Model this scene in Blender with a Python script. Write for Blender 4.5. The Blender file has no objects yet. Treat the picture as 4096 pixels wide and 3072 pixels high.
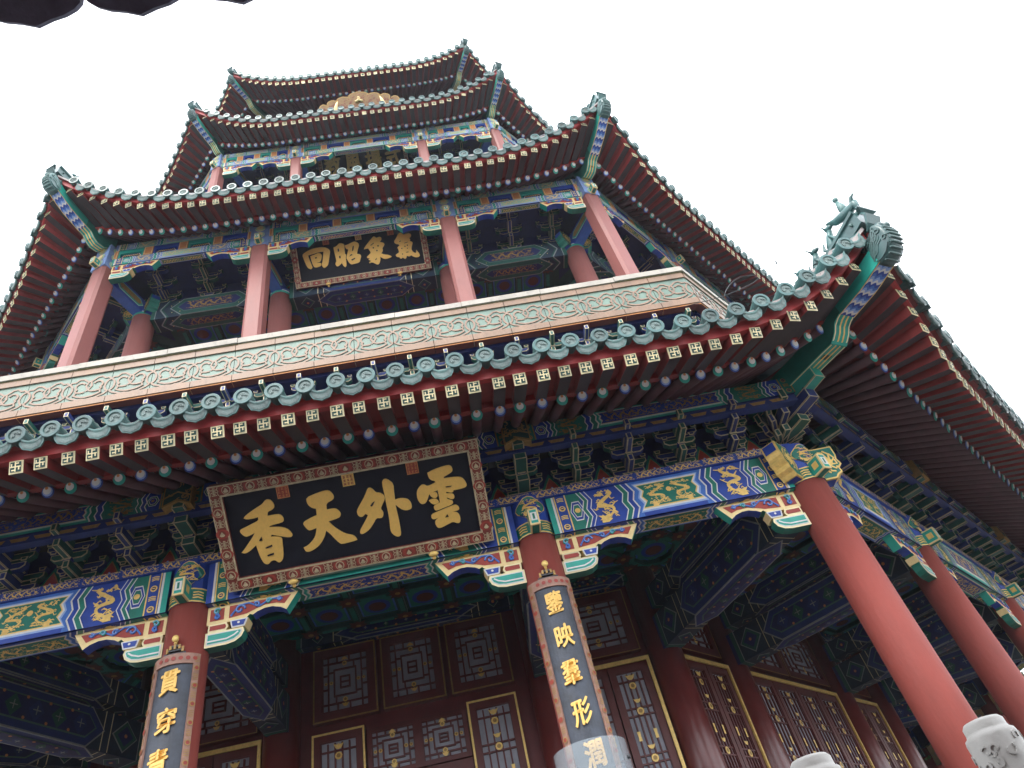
import bpy, math, random
from mathutils import Vector, Matrix
random.seed(7)
R_ = math.radians
sc = bpy.context.scene
col = sc.collection

# ------------------------------------------------------------------ camera
ZS = 5.4                       # height of the ground-storey beam above the court
CAM = (1.104, -18.769, -4.0366 + ZS)
cam_d = bpy.data.cameras.new('camera'); cam = bpy.data.objects.new('camera', cam_d); col.objects.link(cam)
cam.location = CAM
_rz, _rx, _ry = -0.1404, 2.3362, -0.2713
cam.matrix_world = Matrix.Translation(CAM) @ Matrix.Rotation(_rz, 4, 'Z') @ Matrix.Rotation(_rx, 4, 'X') @ Matrix.Rotation(_ry, 4, 'Z')
cam_d.sensor_width = 36.0; cam_d.lens = 36.0 * 2797.3 / 4096.0
cam_d.clip_start = 0.05; cam_d.clip_end = 3000
sc.camera = cam
# ------------------------------------------------------------------ light: bright overcast day
SUN_EL, SUN_AZ = R_(48), R_(205)         # azimuth clockwise from +Y (the sun stands in front of the tower, a little left)
w = bpy.data.worlds.new('World'); sc.world = w; w.use_nodes = True
nt = w.node_tree; nt.nodes.clear()
sky = nt.nodes.new('ShaderNodeTexSky'); sky.sky_type = 'NISHITA'; sky.sun_disc = False
sky.sun_elevation = SUN_EL; sky.sun_rotation = SUN_AZ; sky.dust_density = 2.0; sky.air_density = 1.0; sky.ozone_density = 1.0
mx = nt.nodes.new('ShaderNodeMix'); mx.data_type = 'RGBA'; mx.inputs[0].default_value = .78; mx.inputs[7].default_value = (8.6, 8.7, 9.0, 1)   # cloud layer over the clear sky
bg = nt.nodes.new('ShaderNodeBackground'); bg.inputs[1].default_value = 0.15
wo = nt.nodes.new('ShaderNodeOutputWorld')
nt.links.new(sky.outputs[0], mx.inputs[6]); nt.links.new(mx.outputs[2], bg.inputs[0]); nt.links.new(bg.outputs[0], wo.inputs[0])
sl = bpy.data.lights.new('sun', 'SUN'); sl.energy = .8; sl.angle = R_(20); sl.color = (1, .96, .9)
so = bpy.data.objects.new('sun', sl); col.objects.link(so)
sd = Vector((math.sin(SUN_AZ) * math.cos(SUN_EL), math.cos(SUN_AZ) * math.cos(SUN_EL), math.sin(SUN_EL)))
so.rotation_euler = (-sd).to_track_quat('-Z', 'Y').to_euler(); so.location = (0, -40, 60)
sc.view_settings.view_transform = 'Standard'; sc.view_settings.look = 'None'
sc.view_settings.exposure = 1.58; sc.view_settings.gamma = 1
sc.cycles.max_bounces = 6

# ------------------------------------------------------------------ materials
_M = {}
def pm(name, c, rough=.5, metal=0., var=.18, scale=6., bump=0., bscale=40., dirt=0., alpha=1., spec=.5, coat=0., stretch=None):
    m = bpy.data.materials.new(name); m.use_nodes = True; n = m.node_tree; N = n.nodes; L = n.links
    b = N['Principled BSDF']
    tc = N.new('ShaderNodeTexCoord'); mp = N.new('ShaderNodeMapping'); L.new(tc.outputs['Object'], mp.inputs[0])
    if stretch: mp.inputs['Scale'].default_value = stretch
    no = N.new('ShaderNodeTexNoise'); no.inputs['Scale'].default_value = scale; no.inputs['Detail'].default_value = 6; no.inputs['Roughness'].default_value = .65
    L.new(mp.outputs[0], no.inputs[0])
    cr = N.new('ShaderNodeValToRGB'); e = cr.color_ramp.elements
    e[0].position = .3; e[1].position = .7
    e[0].color = tuple(x * (1 - var) for x in c) + (1,); e[1].color = tuple(min(1, x * (1 + var)) for x in c) + (1,)
    L.new(no.outputs[0], cr.inputs[0]); out = cr.outputs[0]
    if dirt:
        n2 = N.new('ShaderNodeTexNoise'); n2.inputs['Scale'].default_value = scale * 2.7; n2.inputs['Detail'].default_value = 8; n2.inputs['Roughness'].default_value = .75
        L.new(mp.outputs[0], n2.inputs[0])
        r2 = N.new('ShaderNodeValToRGB'); r2.color_ramp.elements[0].position = .52; r2.color_ramp.elements[1].position = .72
        mx = N.new('ShaderNodeMix'); mx.data_type = 'RGBA'
        L.new(n2.outputs[0], r2.inputs[0])
        mu = N.new('ShaderNodeMath'); mu.operation = 'MULTIPLY'; mu.inputs[1].default_value = dirt; L.new(r2.outputs[0], mu.inputs[0])
        L.new(mu.outputs[0], mx.inputs[0]); L.new(out, mx.inputs[6]); mx.inputs[7].default_value = tuple(x * .35 + .02 for x in c) + (1,)
        out = mx.outputs[2]
    if name.startswith('glaze') or name in ('rafter_red', 'cream'):      # every tile and rafter a little different
        oi = N.new('ShaderNodeObjectInfo'); hv = N.new('ShaderNodeHueSaturation'); rg = N.new('ShaderNodeMapRange'); rg.inputs[3].default_value = .68; rg.inputs[4].default_value = 1.22
        L.new(oi.outputs['Random'], rg.inputs[0]); L.new(rg.outputs[0], hv.inputs['Value']); L.new(out, hv.inputs['Color']); out = hv.outputs[0]
    L.new(out, b.inputs['Base Color'])
    rr = N.new('ShaderNodeMapRange'); rr.inputs[3].default_value = max(.05, rough - .08); rr.inputs[4].default_value = min(1, rough + .1)
    L.new(no.outputs[0], rr.inputs[0]); L.new(rr.outputs[0], b.inputs['Roughness'])
    b.inputs['Metallic'].default_value = metal; b.inputs['Specular IOR Level'].default_value = spec
    if coat: b.inputs['Coat Weight'].default_value = coat; b.inputs['Coat Roughness'].default_value = .25
    if alpha < 1: b.inputs['Alpha'].default_value = alpha
    if bump:
        n3 = N.new('ShaderNodeTexNoise'); n3.inputs['Scale'].default_value = bscale; n3.inputs['Detail'].default_value = 4
        L.new(mp.outputs[0], n3.inputs[0]); bp = N.new('ShaderNodeBump'); bp.inputs['Strength'].default_value = bump; bp.inputs['Distance'].default_value = .01
        L.new(n3.outputs[0], bp.inputs['Height']); L.new(bp.outputs[0], b.inputs['Normal'])
    _M[name] = m
    return m
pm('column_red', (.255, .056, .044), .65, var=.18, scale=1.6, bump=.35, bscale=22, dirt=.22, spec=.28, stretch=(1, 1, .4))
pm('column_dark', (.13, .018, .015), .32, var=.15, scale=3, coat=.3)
pm('post_red', (.245, .085, .074), .55, var=.16, scale=2, bump=.25, bscale=30, dirt=.3, stretch=(1, 1, .35))  # pinker than the ground columns: bright haze mixed into the red
pm('rafter_red', (.24, .036, .034), .55, var=.2, scale=7)
pm('round_red', (.075, .024, .03), .5, var=.3, scale=5)
pm('set_blue', (.012, .03, .15), .5, var=.25, scale=9)
pm('set_green', (.010, .085, .066), .5, var=.25, scale=9)
pm('rafter_green', (.045, .034, .038), .5, var=.25, scale=7)
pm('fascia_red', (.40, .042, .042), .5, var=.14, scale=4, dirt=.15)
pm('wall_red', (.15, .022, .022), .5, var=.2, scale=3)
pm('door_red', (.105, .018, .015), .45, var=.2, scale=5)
pm('blue', (.014, .055, .33), .42, var=.2, scale=9, dirt=.15)
pm('blue_mid', (.05, .16, .52), .42, var=.15, scale=9)
pm('blue_pale', (.28, .42, .74), .45, var=.12, scale=9)
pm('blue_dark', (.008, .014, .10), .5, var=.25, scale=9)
pm('green', (.008, .17, .125), .42, var=.2, scale=9, dirt=.12)
pm('green_dark', (.006, .055, .045), .5, var=.25, scale=9)
pm('teal', (.02, .34, .27), .4, var=.12, scale=9)
pm('mint', (.34, .62, .5), .45, var=.1, scale=9)
pm('blue_glare', (.19, .29, .54), .5, var=.25, scale=9, dirt=.3)  # this blue and the next green are paled to imitate lens glare
pm('green_glare', (.25, .47, .39), .5, var=.25, scale=9, dirt=.3)
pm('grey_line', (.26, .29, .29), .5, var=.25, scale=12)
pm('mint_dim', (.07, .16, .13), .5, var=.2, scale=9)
pm('white', (.72, .72, .70), .5, var=.08, scale=9)
pm('red_paint', (.34, .045, .03), .5, var=.2, scale=9)
pm('orange', (.62, .25, .09), .5, var=.18, scale=9)
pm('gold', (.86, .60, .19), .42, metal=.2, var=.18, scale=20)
pm('gold_dim', (.36, .22, .07), .45, metal=.3, var=.3, scale=25)
pm('gold_pale', (.84, .66, .32), .42, metal=.1, var=.1, scale=14)
pm('cream', (.84, .74, .44), .5, var=.08, scale=14)
pm('gold_leaf', (.82, .52, .13), .45, metal=.12, var=.07, scale=5, stretch=(8, 8, 1.2))
pm('edge_line', (.50, .42, .26), .5, var=.3, scale=20)
pm('gilt_wood', (.26, .15, .055), .5, metal=.1, var=.3, scale=9)
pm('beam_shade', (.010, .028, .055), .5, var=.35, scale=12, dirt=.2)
pm('navy', (.008, .009, .016), .6, var=.25, scale=3, spec=.2)
pm('board_slate', (.035, .045, .065), .45, var=.45, scale=7, bump=.2)
pm('frame_brown', (.20, .035, .022), .45, var=.2, scale=10)
pm('frame_clay', (.34, .19, .14), .55, var=.25, scale=16, bump=.4)
pm('glaze', (.044, .118, .115), .33, var=.32, scale=5, bump=.2, bscale=18, dirt=.5, coat=.15)
pm('glaze_pale', (.088, .178, .168), .4, var=.3, scale=9, bump=.3, bscale=25, dirt=.55, coat=.1)
pm('glaze_relief', (.135, .19, .18), .6, var=.3, scale=22, bump=.8, bscale=30, dirt=.5)
pm('tile_clay', (.30, .27, .26), .75, var=.25, scale=8, bump=.4)
pm('panel_mint', (.125, .195, .155), .5, var=.22, scale=3, bump=.25, bscale=20, dirt=.45, stretch=(1, 1, .4))
pm('panel_clay', (.215, .132, .082), .5, var=.22, scale=4, bump=.3, bscale=22, dirt=.55, stretch=(1, 1, .4))
pm('panel_line', (.225, .145, .098), .5, var=.22, scale=5, bump=.2, dirt=.35)
pm('joint_dark', (.05, .05, .04), .8)
pm('cap_stone', (.36, .335, .29), .75, var=.2, scale=3, bump=.6, bscale=14, dirt=.6, stretch=(1, 1, .5))
pm('moss', (.10, .09, .03), .9, var=.4, scale=14)
pm('marble', (.43, .425, .40), .6, var=.12, scale=4, bump=.35, bscale=26, dirt=.2)
pm('paving', (.11, .105, .10), .85, var=.15, scale=1.2, bump=.3, dirt=.2)
pm('paper', (.34, .36, .42), .6, var=.18, scale=4)
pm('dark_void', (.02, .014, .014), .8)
pm('iron', (.07, .07, .075), .5, metal=.6)
pm('steel', (.35, .36, .38), .4, metal=.8)
pm('ceil_red', (.10, .032, .022), .55, var=.2, scale=9)
pm('roof_grey', (.13, .135, .19), .7, var=.3, scale=8, bump=.4)
pm('bark', (.10, .075, .05), .9, var=.3, scale=9, bump=.8)
pm('leaf', (.10, .16, .04), .55, var=.35, scale=3)
pm('leaf_light', (.17, .25, .07), .55, var=.3, scale=3)
pm('acrylic', (.55, .64, .70), .2, var=.03, alpha=.25, spec=.35)

_hz = bpy.data.materials.new('glare_veil'); _hz.use_nodes = True; _n = _hz.node_tree; _n.nodes.clear()
_v = _n.nodes.new('ShaderNodeVolumePrincipled'); _v.inputs['Color'].default_value = (.9, .93, 1, 1); _v.inputs['Density'].default_value = .0011
_n.links.new(_v.outputs[0], _n.nodes.new('ShaderNodeOutputMaterial').inputs['Volume']); _M['glare_veil'] = _hz
# ------------------------------------------------------------------ mesh builder
def V(*a): return Vector(a)
class MB:
    def __init__(s): s.v = []; s.f = []; s.m = []; s.mats = []; s.sm = []; s.k = 0
    def mi(s, m):
        if m not in s.mats: s.mats.append(m)
        return s.mats.index(m)
    def pts(s, P):
        i = len(s.v); s.v.extend((p[0], p[1], p[2] + ZS) for p in P); return i
    def face(s, P, m, smooth=False):
        i = s.pts(P); s.f.append(tuple(range(i, i + len(P)))); s.m.append(s.mi(m)); s.sm.append(smooth)
    def idx(s, F, m, smooth=False):
        s.f.append(tuple(F)); s.m.append(s.mi(m)); s.sm.append(smooth)
    def eps(s): s.k = (s.k + 1) % 12; return s.k * .0004
    def box(s, fr, u0, u1, v0, v1, n0, n1, m, front=None, bottom=None):
        P = [fr(u, v, n) for n in (n0, n1) for v in (v0, v1) for u in (u0, u1)]
        i = s.pts(P)
        for q, mm in (((0, 2, 3, 1), m), ((4, 5, 7, 6), front or m), ((0, 1, 5, 4), bottom or m), ((2, 6, 7, 3), m), ((0, 4, 6, 2), m), ((1, 3, 7, 5), m)):
            s.idx([i + j for j in q], mm)
    def prism(s, fr, poly, n0, n1, m, side=None, sides=None):
        a = s.pts([fr(u, v, n1) for u, v in poly]); b = s.pts([fr(u, v, n0) for u, v in poly]); k = len(poly)
        s.idx(range(a, a + k), m); s.idx(range(b + k - 1, b - 1, -1), m)
        for j in range(k):
            q = (j + 1) % k
            s.idx((a + j, b + j, b + q, a + q), sides[j] if sides else (side or m))
    def decal(s, fr, poly, n, m):
        e = n + s.eps(); s.face([fr(u, v, e) for u, v in poly], m)
    def ring(s, fr, poly, t, n, m):
        """outline strip of a closed polygon (inset by t toward centroid-like offset)"""
        k = len(poly); inn = inset(poly, t); e = n + s.eps()
        for j in range(k):
            q = (j + 1) % k
            s.face([fr(*poly[j], e), fr(*poly[q], e), fr(*inn[q], e), fr(*inn[j], e)], m)
        return inn
    def ribbon(s, fr, P, wd, n, m, caps=True):
        e = n + s.eps(); k = len(P); Lf = []; Rt = []
        for j in range(k):
            a = P[max(0, j - 1)]; b = P[min(k - 1, j + 1)]
            dx, dy = b[0] - a[0], b[1] - a[1]; l = math.hypot(dx, dy) or 1e-6
            h = (wd[j] if isinstance(wd, (list, tuple)) else wd) / 2
            Lf.append((P[j][0] - dy / l * h, P[j][1] + dx / l * h)); Rt.append((P[j][0] + dy / l * h, P[j][1] - dx / l * h))
        a = s.pts([fr(u, v, e) for u, v in Lf]); b = s.pts([fr(u, v, e) for u, v in Rt])
        for j in range(k - 1): s.idx((b + j, b + j + 1, a + j + 1, a + j), m)
    def raised(s, fr, P, wd, n0, n1, m, side=None):
        """ribbon with thickness"""
        k = len(P); Lf = []; Rt = []; e = s.eps()
        for j in range(k):
            a = P[max(0, j - 1)]; b = P[min(k - 1, j + 1)]
            dx, dy = b[0] - a[0], b[1] - a[1]; l = math.hypot(dx, dy) or 1e-6; h = wd / 2
            Lf.append((P[j][0] - dy / l * h, P[j][1] + dx / l * h)); Rt.append((P[j][0] + dy / l * h, P[j][1] - dx / l * h))
        t1 = s.pts([fr(u, v, n1 + e) for u, v in Lf]); t2 = s.pts([fr(u, v, n1 + e) for u, v in Rt])
        g1 = s.pts([fr(u, v, n0) for u, v in Lf]); g2 = s.pts([fr(u, v, n0) for u, v in Rt])
        for j in range(k - 1):
            s.idx((t2 + j, t2 + j + 1, t1 + j + 1, t1 + j), m)
            s.idx((t1 + j, t1 + j + 1, g1 + j + 1, g1 + j), side or m); s.idx((g2 + j, g2 + j + 1, t2 + j + 1, t2 + j), side or m)
        for j in (0, k - 1): s.idx((t1 + j, t2 + j, g2 + j, g1 + j), side or m)
    def disc(s, fr, u, v, r, n, m, seg=10, ry=None):
        s.decal(fr, [(u + r * math.cos(2 * math.pi * j / seg), v + (ry or r) * math.sin(2 * math.pi * j / seg)) for j in range(seg)], n, m)
    def tube(s, P, r, m, seg=8, cap0=None, cap1=None, smooth=True):
        P = [Vector(p) for p in P]; k = len(P); rs = r if isinstance(r, (list, tuple)) else [r] * k; rings = []
        up0 = None
        for j in range(k):
            d = (P[min(k - 1, j + 1)] - P[max(0, j - 1)]).normalized()
            up = Vector((0, 0, 1)) if abs(d.z) < .95 else Vector((0, 1, 0))
            if up0 is not None: up = up0
            x = d.cross(up).normalized(); y = x.cross(d).normalized(); up0 = y
            rings.append(s.pts([P[j] + (x * math.cos(2 * math.pi * q / seg) + y * math.sin(2 * math.pi * q / seg)) * rs[j] for q in range(seg)]))
        for j in range(k - 1):
            a, b = rings[j], rings[j + 1]
            for q in range(seg):
                q2 = (q + 1) % seg; s.idx((a + q, a + q2, b + q2, b + q), m, smooth)
        s.idx([rings[0] + q for q in range(seg)][::-1], cap0 or m); s.idx([rings[-1] + q for q in range(seg)], cap1 or m)
    def ball(s, c, r, m, seg=10, rg=6, sq=(1, 1, 1)):
        c = Vector(c); rows = []
        for i in range(1, rg):
            t = math.pi * i / rg
            rows.append(s.pts([c + Vector((math.sin(t) * math.cos(2 * math.pi * j / seg) * r * sq[0], math.sin(t) * math.sin(2 * math.pi * j / seg) * r * sq[1], math.cos(t) * r * sq[2])) for j in range(seg)]))
        T = s.pts([c + Vector((0, 0, r * sq[2]))]); B = s.pts([c - Vector((0, 0, r * sq[2]))])
        for j in range(seg):
            j2 = (j + 1) % seg; s.idx((T, rows[0] + j, rows[0] + j2), m, True); s.idx((B, rows[-1] + j2, rows[-1] + j), m, True)
            for i in range(len(rows) - 1): s.idx((rows[i] + j, rows[i + 1] + j, rows[i + 1] + j2, rows[i] + j2), m, True)
    def loft(s, rings, m, smooth=True, cap=True, mats=None):
        ids = [s.pts(r) for r in rings]; k = len(rings[0])
        for i in range(len(ids) - 1):
            for j in range(k):
                q = (j + 1) % k; s.idx((ids[i] + j, ids[i] + q, ids[i + 1] + q, ids[i + 1] + j), mats[i] if mats else m, smooth)
        if cap: s.idx(range(ids[0] + k - 1, ids[0] - 1, -1), m); s.idx(range(ids[-1], ids[-1] + k), m)
    def build(s, name, parent=None, origin=(0, 0, 0), rot=0., kind=None):
        me = bpy.data.meshes.new(name); o_ = origin
        me.from_pydata([(x - o_[0], y - o_[1], z - o_[2]) for x, y, z in s.v], [], s.f)
        for m in s.mats: me.materials.append(_M[m])
        me.polygons.foreach_set('material_index', s.m); me.polygons.foreach_set('use_smooth', s.sm); me.update()
        ob = bpy.data.objects.new(name, me); col.objects.link(ob)
        if parent: ob.parent = parent; ob.location = Vector(o_) - Vector(parent.get('org', (0, 0, 0)))
        else: ob.location = o_
        ob['org'] = tuple(o_); ob.rotation_euler.z = rot
        if kind: ob['kind'] = kind
        return ob
def inset(poly, t):
    k = len(poly); A = sum(poly[j][0] * poly[(j + 1) % k][1] - poly[(j + 1) % k][0] * poly[j][1] for j in range(k)); sg = 1 if A > 0 else -1; out = []
    for j in range(k):
        p, c, n = poly[j - 1], poly[j], poly[(j + 1) % k]
        d1 = (c[0] - p[0], c[1] - p[1]); d2 = (n[0] - c[0], n[1] - c[1]); l1 = math.hypot(*d1) or 1e-6; l2 = math.hypot(*d2) or 1e-6
        n1 = (-d1[1] / l1 * sg, d1[0] / l1 * sg); n2 = (-d2[1] / l2 * sg, d2[0] / l2 * sg)
        b = (n1[0] + n2[0], n1[1] + n2[1]); q = max(.35, 1 + n1[0] * n2[0] + n1[1] * n2[1]); out.append((c[0] + b[0] * t / q, c[1] + b[1] * t / q))
    return out
def empty(name, loc=(0, 0, 0), label=None, cat=None, group=None):
    o = bpy.data.objects.new(name, None); col.objects.link(o); o.location = loc; o['org'] = tuple(loc); o.empty_display_size = .3
    return tag(o, label, cat, group)
def tag(o, label=None, cat=None, group=None, kind=None):
    for k_, v_ in (('label', label), ('category', cat), ('group', group), ('kind', kind)):
        if v_: o[k_] = v_
    return o
def dup(o, parent=None, rot=None, loc=None):
    c = o.copy(); col.objects.link(c); c.parent = parent or o.parent
    if rot is not None: c.rotation_euler.z = rot
    if loc is not None: c.location = loc
    for ch in o.children:
        dup(ch, c)
    return c
KS = [1, 2, 7]
def octo(o, ks=None):
    """repeat a part of the front face on other faces of the octagon"""
    return [dup(o, rot=R_(45 * k)) for k in (KS if ks is None else ks)]
# frames -----------------------------------------------------------
T225 = math.tan(math.pi / 8); C225 = math.cos(math.pi / 8); S225 = math.sin(math.pi / 8); K = 1 + math.sqrt(2)
def rotk(P, k):
    if not k: return P
    c, s_ = math.cos(math.pi / 4 * k), math.sin(math.pi / 4 * k); return (P[0] * c - P[1] * s_, P[0] * s_ + P[1] * c, P[2])
def FR(x0, ap, z0, k=0):   return lambda u, v, n: rotk((x0 + u, -(ap + n), z0 + v), k)           # facing out from the front face
def UN(x0, ap, z0, k=0):   return lambda u, v, n: rotk((x0 + u, -(ap - v), z0 - n), k)           # underside, v runs inwards
def CY(cx, cy, z0, r, a0=0.):                                                                  # wrapped round a column, u measured along the arc
    return lambda u, v, n: (cx + math.sin(a0 + u / r) * (r + n), cy - math.cos(a0 + u / r) * (r + n), z0 + v)
def BOARD(xc, ap, zb, tilt, th=0.):
    t = R_(tilt); c, s_ = math.cos(t), math.sin(t)
    return lambda u, v, n: (xc + u, -(ap + v * s_ + n * c), zb + v * c - n * s_)
def AX(o, U, Vv, N): o, U, Vv, N = map(Vector, (o, U, Vv, N)); return lambda u, v, n: o + U * u + Vv * v + N * n
# ------------------------------------------------------------------ painted decoration
def dragon(mb, fr, u0, u1, v0, v1, n, m, cl=True, flip=False):
    """sinuous dragon among clouds, all in gilt line"""
    L, H = u1 - u0, v1 - v0; c = (v0 + v1) / 2; P = []; W = []
    if L < 1.5 * H and H > .2:                                           # coiled in a square field
        k = 26; cu = (u0 + u1) / 2
        for j in range(k + 1):
            t = j / k; uu = cu + L * (.34 - .1 * t) * math.sin(2 * math.pi * 1.6 * t + .5)
            if flip: uu = u0 + u1 - uu
            P.append((uu, c + H * (.42 - .84 * t) + .05 * H * math.sin(12 * t))); W.append(H * (.03 + .08 * math.sin(math.pi * min(1, .08 + t)) ** .7))
    else:
        waves = max(1.25, round(L / H * 2.2) / 2); k = max(14, int(waves * 9))
        for j in range(k + 1):
            t = j / k; uu = u0 + L * (.05 + .84 * t) + H * .1 * math.sin(4 * math.pi * waves * t)
            if flip: uu = u0 + u1 - uu
            P.append((uu, c + H * .29 * math.sin(2 * math.pi * waves * t + .6) * (1 - .3 * t))); W.append(H * (.035 + .115 * math.sin(math.pi * min(1, .08 + t)) ** .7))
    mb.ribbon(fr, P, W, n, m)
    s_ = -1 if flip else 1; h = P[-1]
    mb.decal(fr, [(h[0] - s_ * .1 * H, h[1] - .09 * H), (h[0] + s_ * .08 * H, h[1] - .1 * H), (h[0] + s_ * .2 * H, h[1] - .02 * H), (h[0] + s_ * .1 * H, h[1] + .02 * H), (h[0] + s_ * .18 * H, h[1] + .08 * H), (h[0] + s_ * .02 * H, h[1] + .11 * H), (h[0] - s_ * .16 * H, h[1] + .15 * H), (h[0] - s_ * .08 * H, h[1] + .05 * H)][::s_], n, m)
    for q in range(2, k - 2, 3):                                         # back fins and legs
        p = P[q]; a = P[q + 1]; dx, dy = a[0] - p[0], a[1] - p[1]; l = math.hypot(dx, dy) or 1; nx, ny = -dy / l, dx / l; sg = random.choice((-1, 1)); r = H * random.uniform(.13, .2)
        e = (p[0] + nx * sg * r + dx * .5, min(v1 - .03 * H, max(v0 + .03 * H, p[1] + ny * sg * r))); mb.ribbon(fr, [p, e], [H * .05, H * .025], n, m)
        if q % 2: mb.ribbon(fr, [e, (e[0] + H * .09, e[1] + H * .03)], [H * .035, H * .02], n, m); mb.ribbon(fr, [e, (e[0] - H * .05, e[1] + H * .06)], [H * .035, H * .02], n, m)
    if cl:
        for _ in range(int(58 * L / H)):                                 # cloud and flame flecks
            uu = random.uniform(u0 + .04 * H, u1 - .16 * H); vv = v0 + H * random.choice((random.uniform(.03, .2), random.uniform(.8, .96), random.random()))
            vv = min(v1 - .06 * H, max(v0 + .05 * H, vv)); l = H * random.uniform(.07, .16)
            mb.ribbon(fr, [(uu, vv), (uu + l * .5, vv + H * .035), (uu + l, vv - H * .015)], [H * .018, H * .05, H * .015], n, m)
ZG = ((0, 0), (.27, 1), (.5, .38), (.73, 1), (1, 0))
def zig(mb, fr, u, d, c, w, v0, v1, n, m):
    H = v1 - v0; a = [(u + d * c * z, v0 + H * q) for q, z in ZG]; b = [(x + d * w, y) for x, y in a]
    for j in range(4):
        mb.face([fr(*a[j], n), fr(*b[j], n), fr(*b[j + 1], n), fr(*a[j + 1], n)], m)
def zpanel(u0, u1, c, v0, v1):
    H = v1 - v0; a = [(u0 + c * z, v0 + H * q) for q, z in ZG]; b = [(u1 - c * z, v0 + H * q) for q, z in ZG]
    return a[::-1] + b          # left side runs down, right side up
def glyphs(mb, fr, u0, u1, v0, v1, n, m, cnt):
    """band of longevity roundels and bats"""
    H = (v1 - v0) / cnt; w_ = u1 - u0; c = (u0 + u1) / 2
    for j in range(cnt):
        y = v0 + H * (j + .5); r = min(w_ * .36, H * .4)
        if j % 2 == 0:
            mb.disc(fr, c, y, r, n, m, 10); mb.disc(fr, c, y, r * .62, n + .003, 'blue_dark', 8); mb.ribbon(fr, [(c - r * .4, y), (c + r * .4, y)], r * .3, n + .005, m)
        else:
            for q in (-.5, 0, .5): mb.ribbon(fr, [(c - r, y + q * r), (c, y + q * r + r * .25), (c + r, y + q * r)], r * .3, n, m)
SC = {'a': dict(f='blue', c='green', e='teal', z1='green', z2='blue', bor='blue_mid', lip='blue'),
      'la': dict(f='blue_glare', c='mint', e='teal', z1='teal', z2='blue_glare', bor='blue_pale', lip='blue_pale'),  # gallery copies of the schemes, with the washed-out glare put into the paint
      'lb': dict(f='green_glare', c='blue_pale', e='blue_glare', z1='blue_glare', z2='teal', bor='mint', lip='mint'),
      'b': dict(f='green', c='blue', e='blue', z1='blue', z2='green', bor='teal', lip='teal')}
def caihua(mb, fr, L, v0, v1, s='a', n=.0, gold='gold', und=False, lite=False, cin=True):
    """one painted beam face of length L, both ends mirrored"""
    S = SC[s]; H = v1 - v0; z = .13 * H; d = .0025
    fs = min(1., L / 2.75)
    q = [x * 2.75 * fs for x in (.03, .082, .125, .16, .29)]
    mb.face([fr(0, v0, n + d), fr(L, v0, n + d), fr(L, v1, n + d), fr(0, v1, n + d)], S['f'])
    for dr in (1, -1):
        X = (lambda x: x) if dr == 1 else (lambda x: L - x)
        R = lambda a, b, nn, m, e0=0, e1=0: mb.face([fr(X(a), v0 + e0, nn), fr(X(b), v0 + e0, nn), fr(X(b), v1 - e1, nn), fr(X(a), v1 - e1, nn)], m)
        n2, n3, n4, n5 = n + 2 * d, n + 3 * d, n + 4 * d, n + 5 * d
        R(0, q[0] * .72, n2, S['e']); R(q[0] * .72, q[0], n2, 'white')
        R(q[0], q[1], n3, 'blue' if s in ('a', 'la') else 'green'); a, b = sorted((X(q[0]), X(q[1])))
        mb.ribbon(fr, [(X(q[0]) + dr * .012, v0), (X(q[0]) + dr * .012, v1)], .014, n4, gold); mb.ribbon(fr, [(X(q[1]) - dr * .01, v0), (X(q[1]) - dr * .01, v1)], .014, n4, gold)
        glyphs(mb, fr, a + .02, b - .02, v0, v1, n4, gold, max(3, int(H / .1)))
        # small lobed field
        R(q[1], q[2] + z * .5, n2, S['z1']); yc = (v0 + v1) / 2
        for (wd_, mm, k_) in ((.9, 'white', 0), (.8, S['z2'], 1), (.6, 'white', 2), (.52, S['c'], 3)):
            hw = (q[2] - q[1] + z) * .5 * wd_; cx = X((q[1] + q[2] + z) / 2); hh = H * .3 * wd_
            mb.face([fr(cx - hw, yc, n3 + k_ * .001), fr(cx - hw * .5, yc - hh, n3 + k_ * .001), fr(cx + hw * .5, yc - hh, n3 + k_ * .001), fr(cx + hw, yc, n3 + k_ * .001), fr(cx + hw * .5, yc + hh, n3 + k_ * .001), fr(cx - hw * .5, yc + hh, n3 + k_ * .001)], mm)
        mb.disc(fr, X((q[1] + q[2] + z) / 2), yc, H * .07, n5 + .003, gold, 8)
        # zig-zag bands
        x = q[2]
        for (wd_, mm) in ((.012, 'white'), (.035, S['z1']), (.012, 'white'), (.035, S['z2']), (.01, 'white')):
            zig(mb, fr, X(x), dr, z, wd_ * fs, v0, v1, n4, mm); x += wd_ * fs
        du0, du1 = sorted((X(x + z * .9), X(q[4] - .02)))
        if du1 - du0 > .1: dragon(mb, fr, du0, du1, v0 + H * .08, v1 - H * .06, n4, gold, not lite, dr < 0)
        x = q[4]
        for (wd_, mm) in ((.012, 'white'), (.05, S['z1']), (.014, 'white'), (.05, S['z2']), (.02, 'white')):
            zig(mb, fr, X(x), dr, z, wd_ * fs, v0, v1, n4, mm); x += wd_ * fs
    c0, c1 = x, L - x
    P = zpanel(c0 - .004, c1 + .004, z, v0, v1); mb.face([fr(*p, n4) for p in P], S['bor'])
    mb.face([fr(c0 + z * 1.2, v0, n4 + .001), fr(c1 - z * 1.2, v0, n4 + .001), fr(c1 - z * 1.2, v0 + .14 * H, n4 + .001), fr(c0 + z * 1.2, v0 + .14 * H, n4 + .001)], S['lip'])
    for (t, mm, k_) in ((.07, 'blue_pale' if s in ('a', 'la') else 'mint', 0), (.10, 'white', 1), (.13, gold, 2), (.15, S['c'], 3)):
        I = zpanel(c0 + t * H * 1.4, c1 - t * H * 1.4, z, v0 + t * H * (1.5 if not und else 1), v1 - t * H)
        mb.face([fr(*p, n4 + .002 + k_ * .0012) for p in I], mm)
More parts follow.
